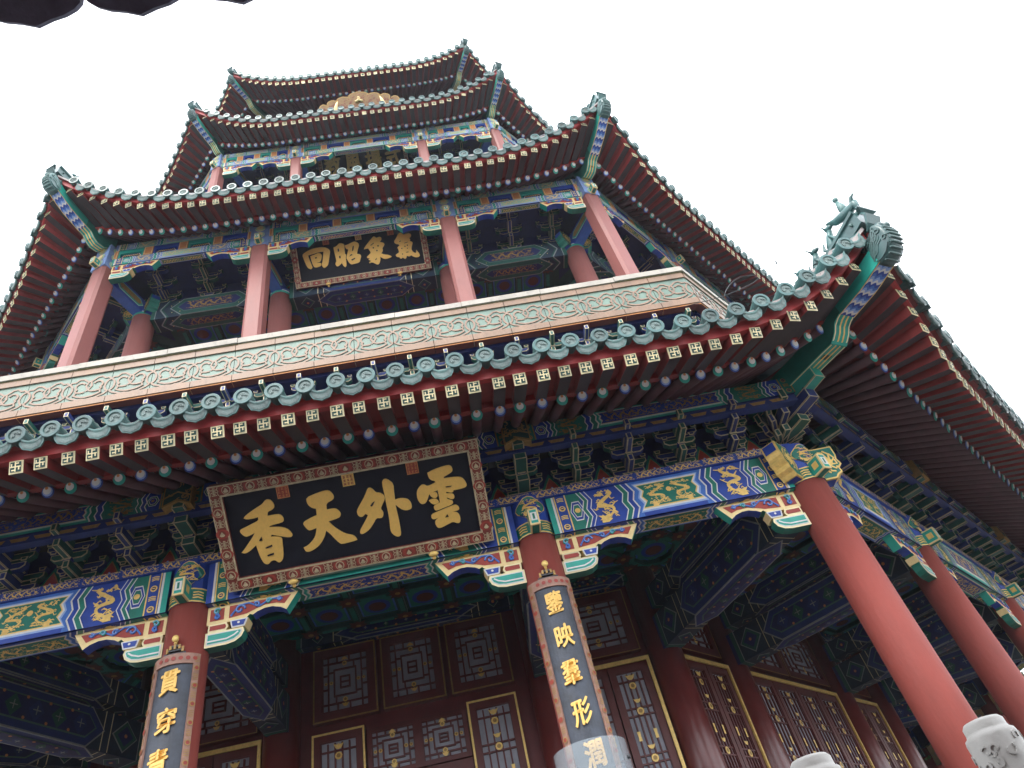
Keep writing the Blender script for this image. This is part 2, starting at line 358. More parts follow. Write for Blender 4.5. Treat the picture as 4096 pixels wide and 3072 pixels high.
    if cin:
        cm = (c0 + c1) / 2; e = z + .2 * H
        dragon(mb, fr, c0 + e, cm - .03 * H, v0 + .24 * H, v1 - .18 * H, n4 + .008, gold); dragon(mb, fr, cm + .03 * H, c1 - e, v0 + .24 * H, v1 - .18 * H, n4 + .008, gold, True, True)
        mb.disc(fr, cm, (v0 + v1) / 2 + .1 * H, H * .07, n4 + .012, gold, 8)
def wave_strip(mb, fr, L, v0, v1, n, m='gold'):
    """running dragons on a narrow board"""
    x = .02; H = v1 - v0
    while x < L - H * 3: dragon(mb, fr, x, x + H * 4.2, v0, v1, n, m); x += H * 4.3
def cap_paint(mb, fr, half, z0, z1, s='a', k=.2):
    """painted head of a column: cartouche over a glyph band"""
    H = z1 - z0; g = 'green' if s == 'a' else 'blue'; b = 'blue' if s == 'a' else 'green'
    def strip(v0, v1, n, m, sub=8):
        for j in range(sub):
            a = -half + 2 * half * j / sub; c = -half + 2 * half * (j + 1) / sub; mb.face([fr(a, v0, n), fr(c, v0, n), fr(c, v1, n), fr(a, v1, n)], m)
    strip(z0, z0 + .3 * H, .004, g); strip(z0 + .3 * H, z1, .004, b); strip(z0 + .28 * H, z0 + .31 * H, .006, 'gold'); strip(z0, z0 + .03 * H, .006, 'gold')
    w_ = k * .75; c = z0 + .66 * H
    def lobe(r): return [(r * w_ * (1 + .1 * math.cos(4 * t)) * math.cos(t), c + r * .28 * H * (1 + .1 * math.cos(4 * t)) * math.sin(t)) for t in [2 * math.pi * j / 20 for j in range(20)]]
    mb.decal(fr, lobe(1.0), .008, 'gold'); mb.decal(fr, lobe(.92), .012, 'green'); dragon(mb, fr, -w_ * .75, w_ * .75, c - .2 * H, c + .2 * H, .017, 'gold')
    for q in (-1, 0, 1):
        for v in (.08, .14, .2): mb.ribbon(fr, [(q * k * .62 - .05, z0 + v * H), (q * k * .62, z0 + (v + .02) * H), (q * k * .62 + .05, z0 + v * H)], .014, .009, 'gold')

# ------------------------------------------------------------------ the tower
tower = empty('pagoda_tower', (0, 0, 0), 'tall octagonal red and green painted timber tower with upturned glazed eaves', 'tower')
SD = 10.; A1 = SD / 2 * K; B1 = 1.84; AI = 8.75
FACES = (0, 1, 7)
# --- ground storey columns
def column_at(x, y, name, r, z0, z1, m, a0=0., cap=None, base=True):
    mb = MB(); N = 20; c = (x, y)
    rings = [[(x + rr * math.cos(2 * math.pi * j / N), y + rr * math.sin(2 * math.pi * j / N), z) for j in range(N)] for z, rr in ((z0, r * 1.05), (z0 + (z1 - z0) * .5, r * 1.02), (z1, r))]
    mb.loft(rings, m)
    return mb.build(name, tower)
RC = .215; ZF = -4.4
def beam_nose(mb, fr, w_, v0, v1, n0, n1):
    """painted end of a tie beam sticking out of a column"""
    mb.box(fr, -w_, w_, v0, v1, n0, n1, 'gold_pale'); i = .018
    mb.face([fr(-w_ + i, v0 + i, n1 + .002), fr(w_ - i, v0 + i, n1 + .002), fr(w_ - i, v1 - i, n1 + .002), fr(-w_ + i, v1 - i, n1 + .002)], 'teal')
    mb.face([fr(-w_ * .62, v0 + .05, n1 + .004), fr(w_ * .62, v0 + .05, n1 + .004), fr(w_ * .62, v1 - .05, n1 + .004), fr(-w_ * .62, v1 - .05, n1 + .004)], 'white')
    mb.face([fr(-w_ * .22, v0 + .065, n1 + .006), fr(w_ * .22, v0 + .065, n1 + .006), fr(w_ * .22, v1 - .065, n1 + .006), fr(-w_ * .22, v1 - .065, n1 + .006)], 'green')
    for sx in (-1, 1):
        mb.face([fr(sx * (w_ + .002), v0 + i, n0 + .02), fr(sx * (w_ + .002), v0 + i, n1 - i), fr(sx * (w_ + .002), v1 - i, n1 - i), fr(sx * (w_ + .002), v1 - i, n0 + .02)], 'teal')
        mb.face([fr(sx * (w_ + .004), v0 + .06, n0 + .06), fr(sx * (w_ + .004), v0 + .06, n1 - .05), fr(sx * (w_ + .004), v1 - .06, n1 - .05), fr(sx * (w_ + .004), v1 - .06, n0 + .06)], 'gold')
    mb.face([fr(-w_ + i, v0 - .002, n0 + .02), fr(w_ - i, v0 - .002, n0 + .02), fr(w_ - i, v0 - .002, n1 - i), fr(-w_ + i, v0 - .002, n1 - i)], 'green')
def head(parent, x, y, a0, r, z0, z1, s):
    mb = MB(); N = 24
    mb.loft([[(x + rr * math.cos(2 * math.pi * j / N), y + rr * math.sin(2 * math.pi * j / N), z) for j in range(N)] for z, rr in ((z0, r + .004), (z1, r + .004))], 'blue')
    cap_paint(mb, CY(x, y, 0, r + .006, a0), r * 1.5, z0, z1, s, r)
    beam_nose(mb, AX((x, y, z0), (math.cos(a0), math.sin(a0), 0), (0, 0, 1), (math.sin(a0), -math.cos(a0), 0)), .055, .0, .2, r * .9, r + .17)
    return mb.build('column_head', parent)
cols = {}
c = column_at(B1, -A1, 'column', RC, ZF, 0, 'column_red'); head(c, B1, -A1, 0, RC, 0, .5, 'a'); cols['C'] = c; octo(c)
c = column_at(-B1, -A1, 'column', RC, ZF, 0, 'column_red'); head(c, -B1, -A1, 0, RC, 0, .5, 'a'); cols['B'] = c; octo(c)
c = column_at(SD / 2, -A1, 'column', RC * 1.04, ZF, 0, 'column_red'); head(c, SD / 2, -A1, math.pi / 8, RC * 1.04, 0, .5, 'a')
# crossing beam ends at the corner post
def crossing(parent, x, y, z0, z1, ln, wd, sc_=1., dim=False):
    for q, ang in ((0, 0.), (1, math.pi / 4 + math.pi)):
        mb = MB(); U = Vector((math.cos(ang), math.sin(ang), 0)); N = Vector((math.sin(ang), -math.cos(ang), 0))
        if N.dot(Vector((S225, -C225, 0))) < 0: N = -N
        fr = AX((x, y, z0), U, (0, 0, 1), N); H = z1 - z0
        poly = [(0, 0), (ln * .72, 0), (ln * .8, .1 * H), (ln * .92, .16 * H), (ln * .9, .3 * H), (ln, .4 * H), (ln * .96, .58 * H), (ln, .7 * H), (ln, H), (0, H)]
        mb.prism(fr, poly, -wd, wd, 'gold_dim' if dim else 'gold', side='green' if dim else 'gold')
        for sgn in (1, -1):
            g = lambda u, v, n, f=fr, s2=sgn: f(u, v, s2 * n)
            I = inset(poly, .018); mb.decal(g, I, wd + .003, 'green')
            cx, cy = ln * .68, .52 * H; mb.disc(g, cx, cy, .1 * H + .03, wd + .008, 'gold', 10)
            for t in range(10):
                an = t * .628; p0 = (cx + .15 * H * math.cos(an), cy + .15 * H * math.sin(an)); p1 = (cx + .26 * H * math.cos(an + .3), cy + .3 * H * math.sin(an + .3)); p2 = (cx + .24 * H * math.cos(an + .75), cy + .36 * H * math.sin(an + .75))
                mb.ribbon(g, [p0, p1, p2], .022, wd + .008, 'gold')
            dragon(mb, g, ln * .1, ln * .45, .1 * H, .9 * H, wd + .008, 'gold')
        # end grain face with bosses
        e = AX(Vector((x, y, z0)) + U * ln, N, (0, 0, 1), U); mb.decal(e, [(-wd + .02, .72 * H), (wd - .02, .72 * H), (wd - .02, .97 * H), (-wd + .02, .97 * H)], .003, 'blue')
        b = AX((x, y, z0), U, N, (0, 0, -1)); mb.decal(b, [(ln * .35, -wd + .02), (ln * .7, -wd + .02), (ln * .7, wd - .02), (ln * .35, wd - .02)], .003, 'blue')
        mb.build('beam_end', parent)
crossing(c, SD / 2, -A1, .02, .46, .50, .09)
cols['D'] = c; octo(c)
# --- painted tie beams of the ground storey
def tie_beam(name, x0, x1, ap, v0, v1, dep, s, strip=None, und=True, parent=None):
    mb = MB(); L = x1 - x0; fr = FR(x0, ap, 0)
    mb.box(fr, 0, L, v0, v1, -dep, 0, 'blue_dark')
    caihua(mb, fr, L, v0, v1, s, 0)
    if und: caihua(mb, UN(x0, ap, v0), L, .012, dep - .012, s, 0, 'gold', True)
    return mb.build(name, parent or tower)
for x0, x1, s in ((B1 + RC * .93, SD / 2 - RC * .93, 'a'), (-SD / 2 + RC * .93, -B1 - RC * .93, 'a'), (-B1 + RC * .93, B1 - RC * .93, 'b')):
    octo(tie_beam('tie_beam', x0, x1, A1 + .155, -.03, .44, .31, s))
mb = MB(); fr = FR(-SD / 2, A1 + .19, 0); mb.box(fr, 0, SD, .443, .545, -.38, 0, 'blue'); wave_strip(mb, fr, SD, .448, .542, .004)
octo(mb.build('plate_beam', tower))
# --- carved brackets under the beams
def carved_bracket(ap, x, d, z, s=1., n0=-.07, n1=.05):
    """openwork spandrel bracket, d=+1 points right"""
    mb = MB(); f0 = FR(x, ap, z); fr = lambda u, v, n: f0(d * u * s, v * s, n)
    top = [(0, 0), (.92, 0), (.80, -.19), (.74, -.15), (.66, -.125), (.58, -.125), (.5, -.15), (.46, -.175), (.43, -.16), (.40, -.19), (.33, -.2), (.0, -.2)]
    sd_ = ['gold_pale', 'teal', 'blue', 'blue', 'blue', 'blue', 'blue', 'green', 'green', 'green', 'gold_pale', 'gold_pale']
    mb.prism(fr, top[::-1], n0, n1, 'gold_pale', sides=sd_[::-1][1:] + sd_[::-1][:1])
    g = [(.03, -.035), (.17, -.035), (.17, -.165), (.03, -.165)]; mb.decal(fr, g, n1 + .003, 'red_paint')
    g2 = [(.22, -.03), (.845, -.03), (.78, -.12), (.7, -.095), (.58, -.09), (.48, -.12), (.4, -.15), (.22, -.165)]; mb.decal(fr, g2, n1 + .003, 'red_paint')
    for (cx, cy, r, m, a0, sg) in ((.33, -.095, .055, 'blue_mid', 0, 1), (.5, -.075, .032, 'blue_mid', 2.5, -1), (.62, -.06, .03, 'teal', 0, 1), (.1, -.07, .035, 'teal', .5, 1), (.1, -.13, .03, 'blue_mid', 2, -1), (.73, -.06, .022, 'blue_mid', 1, 1)):
        P = [(cx + r * (1 - t / 15) * math.cos(a0 + sg * t * .55), cy + r * (1 - t / 15) * math.sin(a0 + sg * t * .55)) for t in range(13)]
        mb.raised(fr, P, .02, n1 + .003, n1 + .018, m); mb.ribbon(fr, P, .006, n1 + .021, 'blue_pale')
    mb.raised(fr, [(.24, -.15), (.32, -.045), (.42, -.04), (.52, -.1), (.64, -.04), (.76, -.06)], .016, n1 + .003, n1 + .014, 'blue_mid')
    # small block and rounded arm below
    blk = [(.24, -.2), (.42, -.2), (.39, -.285), (.26, -.285)]; mb.prism(fr, blk[::-1], n0 - .015, n1 + .015, 'white', 'gold_pale')
    I = inset(blk, .014); mb.decal(fr, I, n1 + .018, 'blue'); mb.disc(fr, .33, -.24, .014, n1 + .023, 'white', 6)
    dot = [(.02, -.2), (.2, -.2), (.22, -.245), (.2, -.285), (.02, -.285)]; mb.prism(fr, dot[::-1], n0, n1, 'cream', 'gold_pale'); mb.decal(fr, inset(dot, .018), n1 + .004, 'red_paint')
    arm = [(0, -.285), (.37, -.285), (.385, -.33), (.36, -.385), (.3, -.425), (.22, -.44), (0, -.44)]
    mb.prism(fr, arm[::-1], n0, n1, 'cream', sides=['green'] * 7)
    mb.decal(fr, inset(arm, .018), n1 + .003, 'white'); mb.decal(fr, inset(arm, .03), n1 + .006, 'teal')
    mb.ribbon(fr, [(.02, -.385), (.22, -.385), (.29, -.36), (.33, -.33)], .016, n1 + .01, 'white')
    return mb.build('carved_bracket', tower)
for x, d in ((B1 + RC * .95, 1), (B1 - RC * .95, -1), (-B1 + RC * .95, 1), (-B1 - RC * .95, -1), (SD / 2 - RC, -1), (-SD / 2 + RC, 1)):
    octo(carved_bracket(A1 + .03, x, d, -.035))
# --- bracket sets
def bracket_set(x, ap, z, s='a', q=1., steps=2, name='bracket_set', wide=1.):
    mb = MB(); c1, c2 = ('set_blue', 'set_green') if s == 'a' else ('set_green', 'set_blue'); fr = FR(x, ap, z)
    F = lambda u, v, n: fr(u * q, v * q, n * q)
    def plate(poly, n, m):
        mb.prism(F, poly, n - .07, n, 'edge_line', sides=[m] * len(poly)); mb.decal(F, inset(poly, .012), n + .003, m)
    def arm(n, v, hw, m):
        plate([(-hw, v + .035), (-hw + .05, v), (hw - .05, v), (hw, v + .035), (hw, v + .085), (-hw, v + .085)], n + .03, m)
        for e in (-hw + .025, hw - .025):
            plate([(e - .028, v + .087), (e + .028, v + .087), (e + .04, v + .135), (e - .04, v + .135)], n + .045, c2 if m == c1 else c1)
    def nose(n1, v, w_, m):
        mb.box(F, -w_, w_, v + .01, v + .1, -.02, n1, m, front='edge_line', bottom=m)
        mb.face([F(-w_ + .013, v + .022, n1 + .003), F(w_ - .013, v + .022, n1 + .003), F(w_ - .013, v + .088, n1 + .003), F(-w_ + .013, v + .088, n1 + .003)], m)
        for sx in (-1, 1):
            mb.face([F(sx * w_, v + .007, .02), F(sx * (w_ - .012), v + .007, .02), F(sx * (w_ - .012), v + .007, n1), F(sx * w_, v + .007, n1)], 'edge_line')
            mb.face([F(sx * (w_ + .002), v + .009, .02), F(sx * (w_ + .002), v + .009, n1), F(sx * (w_ + .002), v + .02, n1), F(sx * (w_ + .002), v + .02, .02)], 'edge_line')
    W = .034 * wide
    plate([(-.075 * wide, 0), (.075 * wide, 0), (.1 * wide, .075), (-.1 * wide, .075)], .09, c2)
    nose(.3, .075, W, c1); arm(0, .075, .19, c1); arm(.0, .2, .25, c2)
    plate([(-.04, .178), (.04, .178), (.05, .2), (-.05, .2)], .31, c2)
    nose(.55, .19, W, c1); arm(.25, .195, .19, c1)
    if steps > 1:
        nose(.66, .305, W * .9, c1); arm(.25, .31, .25, c2); arm(.5, .315, .19, c1)
    return mb.build(name, tower)
for x0, x1, n in ((-B1, B1, 6), (B1, SD / 2, 5), (-SD / 2, -B1, 5)):
    for j in range(n + 1):
        if j == 0 and x0 > -SD / 2 and x0 != -B1 or (j == n and x1 != B1): continue
        if j == 0 and x0 == -SD / 2: continue
        x = x0 + (x1 - x0) * j / n
        colm = j in (0, n) 
        octo(bracket_set(x, A1 + .02, .547, 'ab'[j % 2] if not colm else 'b', 1., 2, 'bracket_set', 2.1 if colm else 1.))
# corner set: fans to three sides
def corner_set(r_ap, x, z, q=1., ln=1.):
    mb = MB(); o = Vector((x, -r_ap, z))
    for ang, l, w_ in ((-math.pi / 2 + math.pi / 8, .95, .075), (-math.pi / 2, .62, .04), (-math.pi / 2 + math.pi / 4, .62, .04), (0, .42, .035), (-math.pi / 2 + math.pi / 4 + math.pi / 2, .42, .035), (math.pi, .3, .035), (-3 * math.pi / 4, .3, .035), (-math.pi / 2 - .35, .5, .03), (-math.pi / 4 + .35, .5, .03)):
        U = Vector((math.cos(ang), math.sin(ang), 0)); S_ = Vector((-U.y, U.x, 0))
        for k, (v, lf) in enumerate(((.08, .5), (.2, .78), (.32, 1.))):
            f = AX(o, S_, (0, 0, 1), U); l2 = l * lf * q; m = ('set_green', 'set_blue', 'teal' if l > .9 else 'set_green')[k]; up = (.05 if l > .9 else .02) * k
            mb.box(f, -w_, w_, v * q, (v + .1) * q + up, 0, l2, m, front='edge_line', bottom=m)
            mb.face([f(-w_ + .014, v * q + .014, l2 + .003), f(w_ - .014, v * q + .014, l2 + .003), f(w_ - .014, (v + .086) * q + up, l2 + .003), f(-w_ + .014, (v + .086) * q + up, l2 + .003)], m)
            for sx in (-1, 1):
                mb.face([f(sx * w_, v * q - .003, .05), f(sx * (w_ - .014), v * q - .003, .05), f(sx * (w_ - .014), v * q - .003, l2), f(sx * w_, v * q - .003, l2)], 'edge_line')
                mb.face([f(sx * (w_ + .003), v * q, .05), f(sx * (w_ + .003), v * q, l2), f(sx * (w_ + .003), v * q + .012, l2), f(sx * (w_ + .003), v * q + .012, .05)], 'edge_line')
    return mb.build('corner_bracket', tower)
octo(corner_set(A1 + .02, SD / 2, .547))
# flame boards between the sets, and the dark wall behind them
def flame_wall(x0, x1, ap, z, n, h, name='flame_board'):
    mb = MB(); fr = FR(0, ap, z); mb.box(fr, x0, x1, 0, h * 1.9, -.05, -.01, 'blue_dark')
    for j in range(n):
        c = x0 + (x1 - x0) * (j + .5) / n; hw = (x1 - x0) / n * .42
        for k, (sc_, m) in enumerate(((1., 'green'), (.84, 'gold_dim'), (.78, 'red_paint'))):
            P = [(c - hw * sc_, .005), (c + hw * sc_, .005), (c + hw * sc_ * .8, h * .3 * sc_), (c + hw * sc_ * .36, h * .55 * sc_), (c + hw * .22 * sc_, h * .8 * sc_), (c, h * 1.1 * sc_), (c - hw * .22 * sc_, h * .8 * sc_), (c - hw * sc_ * .36, h * .55 * sc_), (c - hw * sc_ * .8, h * .3 * sc_)]
            mb.decal(fr, P, .0 + k * .006, m)
        for dx, dy in ((0, .3), (-.03, .2), (.03, .2), (0, .12)): mb.disc(fr, c + dx, h * dy + .04, .013, .02, 'blue_pale', 6)
    return mb.build(name, tower)
octo(flame_wall(-SD / 2 + .02, SD / 2 - .02, A1 - .02, .547, 16, .32))
# --- outer purlin with its painted board
def purlin(sd, ap, z0, z1, L, nm='eave_purlin', s='b', parts=3, tail=.3):
    mb = MB(); fr = FR(-L / 2, ap, 0); mb.box(fr, 0, L, z0 - .1, z0 - .004, -.12, -.02, 'set_blue'); 
    for j in range(int(L / .24)): mb.decal(fr, [(j * .24 + .03, z0 - .075), (j * .24 + .17, z0 - .075), (j * .24 + .2, z0 - .03), (j * .24, z0 - .03)], -.016, 'gold_dim'); 
    mb.box(fr, 0, L, z0, z1, -.2, 0, 'blue_dark'); 
    cuts = [0, (L - 2 * B1) / 2, (L + 2 * B1) / 2, L] if parts == 3 else [0, L]
    for a, b in zip(cuts, cuts[1:]):
        caihua(mb, FR(-L / 2 + a, ap, 0), b - a, z0, z1, s, 0, 'gold_dim')
    return mb.build(nm, tower)
octo(purlin(SD, A1 + .62, .93, 1.17, (A1 + .62) * 2 * T225))
# gilded hanging blocks above the columns
def hanging_block(x, ap, z0, z1):
    mb = MB(); fr = FR(x, ap, 0); P = [(-.15, z0), (0, z0 + .07), (.15, z0), (.15, z1), (0, z1 + .07), (-.15, z1)]
    mb.prism(fr, P, -.14, .06, 'green_dark', 'gold_dim'); mb.ring(fr, P, .014, .064, 'gold_dim')
    for t in range(26):
        cx, cy = random.uniform(-.12, .12), random.uniform(z0 + .06, z1); r = random.uniform(.02, .035); a0 = random.random() * 6
        mb.ribbon(fr, [(cx + r * math.cos(a0 + j * .8), cy + r * math.sin(a0 + j * .8)) for j in range(6)], .011, .066, 'gold_dim')
    mb.ribbon(fr, [(-.15, z0 + .1), (0, z0 + .17), (.15, z0 + .1)], .02, .07, 'gold_dim')
    return mb.build('gilded_block', tower)
for x in (B1, -B1): octo(hanging_block(x, A1 + .66, .86, 1.26))
KS[:] = [1, 7]
# ------------------------------------------------------------------ eaves
class Eave: pass
def smooth_poly(P):
    out = []
    for j in range(len(P)):
        a, b = P[j], P[(j + 1) % len(P)]; out += [(a[0] * .75 + b[0] * .25, a[1] * .75 + b[1] * .25), (a[0] * .25 + b[0] * .75, a[1] * .25 + b[1] * .75)]
    return out
def eave_def(s, co, zm, dz, pw, x1f, pur_ap, pur_z, rdz, rise):
    e = Eave(); e.s = s; e.xc = s / 2; e.ac = s / 2 * K; e.am = e.ac - co; e.co = co; e.zm = zm; e.dz = dz; e.pw = pw; e.x1 = x1f * e.xc
    e.rm = e.ac - .75; e.rdz = rdz; e.pap = pur_ap; e.pz = pur_z; e.xr = e.rm * T225; e.px = pur_ap * T225; e.rise = rise
    def t(x, xc): return min(1.15, max(0., (abs(x) - e.x1) / (xc - e.x1)))
    e.to, e.tz = (.2, .215) if s > 11 else (.15, .2)
    e.fly = lambda x: (x, e.am + co * t(x, e.xc) ** 2, zm + dz * t(x, e.xc) ** pw)
    def rnd(x):
        q = t(x, e.xc); xr = x if abs(x) <= e.x1 else math.copysign(e.x1 + (abs(x) - e.x1) / (e.xc - e.x1) * (e.xr - e.x1), x)
        return (xr, e.rm, zm + .09 + rdz * q ** pw)
    e.rnd = rnd
    def root(x):
        q = t(x, e.xc); xr = x if abs(x) <= e.x1 else math.copysign(e.x1 + (abs(x) - e.x1) / (e.xc - e.x1) * (e.px * .97 - e.x1), x)
        return (xr, e.pap, pur_z + rdz * .45 * q ** pw)
    e.root = root
    return e
def P3(p, k=0): return Vector(rotk((p[0], -p[1], p[2]), k))
def swastika(mb, fr, r, n):
    """key-fret square painted on the rafter ends"""
    mb.decal(fr, [(-r, -r), (r, -r), (r, r), (-r, r)], n, 'cream'); q = r * .78
    mb.decal(fr, [(-q, -q), (q, -q), (q, q), (-q, q)], n + .006, 'green_dark'); t = r * .2; h = r * .52
    for P in ([(0, -q), (0, q)], [(-q, 0), (q, 0)], [(0, h), (-h, h)], [(0, -h), (h, -h)], [(h, 0), (h, h)], [(-h, 0), (-h, -h)]): mb.ribbon(fr, P, t, n + .011, 'cream')
def g_fly(mb, E_, x, k, det):
    tip = P3(E_.fly(x), k); r_ = E_.rnd(x); root = P3((r_[0], r_[1] - .12, r_[2] + .17), k); d = (tip - root).normalized()
    nrm = Vector(rotk((0, -1, 0), k)); U = Vector(rotk((1, 0, 0), k)); ez = E_.fly(x + .02 * (1 if x < 0 else -1)); sl = (E_.fly(x)[2] - ez[2]) / (.02 * (-1 if x < 0 else 1)) if abs(x) > E_.x1 else 0
    side = d.cross(Vector((0, 0, 1))).normalized(); up = side.cross(d).normalized(); r = .06 + random.uniform(-.003, .003)
    L = (tip - root).length; f = AX(tip, side, up, d)
    # box with end cut parallel to the fascia
    mb.box(f, -r, r, -r, r, -L, 0, 'rafter_red', front='cream', bottom='rafter_green')
    if det: swastika(mb, f, r * .98, .003)
    else: mb.decal(f, [(-r, -r), (r, -r), (r, r), (-r, r)], .003, 'cream'); mb.decal(f, [(-r * .55, -r * .6), (r * .6, -r * .5), (r * .5, r * .6), (-r * .6, r * .5)], .006, 'green_dark'); mb.ribbon(f, [(-r, 0), (r, 0)], .02, .009, 'cream')
    return tip
def g_round(mb, E_, x, k, j, det):
    tip = P3(E_.rnd(x), k); root = P3(E_.root(x), k); d = (tip - root).normalized(); far = root - d * .5; r = .056
    mb.tube([far, tip], r, 'round_red', 10 if det else 8)
    side = d.cross(Vector((0, 0, 1))).normalized(); up = side.cross(d).normalized(); f = AX(tip, side, up, d)
    a, b = ('blue_mid', 'blue_pale') if j % 2 else ('teal', 'mint')
    mb.disc(f, 0, 0, r * 1.05, .003, 'blue' if j % 2 else 'teal', 14)
    if j % 2: mb.disc(f, 0, .004, r * .86, .009, 'blue_pale', 12)
    mb.disc(f, 0, r * .2, r * .68, .015, 'white', 12); mb.disc(f, 0, r * .6, r * .27, .022, 'orange', 8)
    return tip
def g_cap(mb, E_, x, k, det):
    p = E_.fly(x); c = P3((x, p[1] + E_.to, p[2] + E_.tz), k); n = Vector(rotk((random.uniform(-.05, .05), -.985, -.17 + random.uniform(-.05, .05)), k)).normalized(); U = Vector(rotk((1, 0, 0), k)); Vv = U.cross(-n).normalized()
    if Vv.z < 0: Vv = -Vv
    f = AX(c, U, Vv, n); r = .088; N = 18 if det else 12
    ring = lambda rr, nn: [f(rr * math.cos(2 * math.pi * j / N), rr * math.sin(2 * math.pi * j / N), nn) for j in range(N)]
    mb.loft([ring(r * .86, -.9), ring(r * .9, -.05), ring(r, -.045), ring(r, -.004), ring(r * .96, .0), ring(r * .68, .0), ring(r * .64, -.014), ring(.001, -.01)], 'glaze', False, False, ['glaze', 'glaze', 'glaze', 'glaze_pale', 'glaze', 'glaze_pale', 'glaze_relief' if det else 'glaze_pale'])
    if det:
        for (sx, r2, q) in ((1, .036, 0), (-1, .02, 2)):
            mb.raised(f, [(r2 * math.cos(t * .8 + q), sx * r2 * math.sin(t * .8 + q)) for t in range(6)], .012, -.013, -.004, 'glaze_relief')
    mb.ball(f(0, r * .95, -.2), .032, 'glaze', 8, 5)
    return c
def g_drip(mb, E_, x, k, w_, det):
    p = E_.fly(x); p2 = E_.fly(x + .03); sl = math.atan2(p2[2] - p[2], .03); c = P3((x, p[1] + E_.to - .035, p[2] + E_.tz - .07), k)
    U = Vector(rotk((math.cos(sl), 0, math.sin(sl)), k)); n = Vector(rotk((0, -.93, -.36), k)).normalized(); Vv = (U.cross(-n)).normalized()
    if Vv.z < 0: Vv = -Vv
    f = AX(c, U, Vv, n); h = w_ / 2; M = 8
    top = [(-h + 2 * h * j / M, .03 - .05 * (1 - ((-1 + 2 * j / M) ** 2))) for j in range(M + 1)]
    bot = [(h * math.cos(math.pi * j / M), -.02 - (.085 * math.sin(math.pi * j / M)) + .01 * (j % 2)) for j in range(M + 1)]
    mb.prism(f, bot[::-1] + top[::-1], -.02, 0, 'glaze_pale')
    mb.decal(f, [(x_ * .8, y_ * .75 - .012) for x_, y_ in bot[::-1]] + [(x_ * .8, y_ - .022) for x_, y_ in top[::-1]], .004, 'glaze_relief')
    mb.ribbon(f, [(x_, y_ + .002) for x_, y_ in top], .016, .012, 'glaze_pale')
    # trough of the pan tile running back under the round tiles
    for j in range(M):
        a, b = top[j], top[j + 1]; mb.face([f(*a, -.02), f(*b, -.02), f(b[0], b[1] + .18, -.62), f(a[0], a[1] + .18, -.62)], 'tile_clay')
    return c
def rows(E_, sp, off=.5):
    n = int((E_.xc - .1) / sp); return [(j + off) * sp for j in range(-n, n)] if off else [j * sp for j in range(-n, n + 1)]
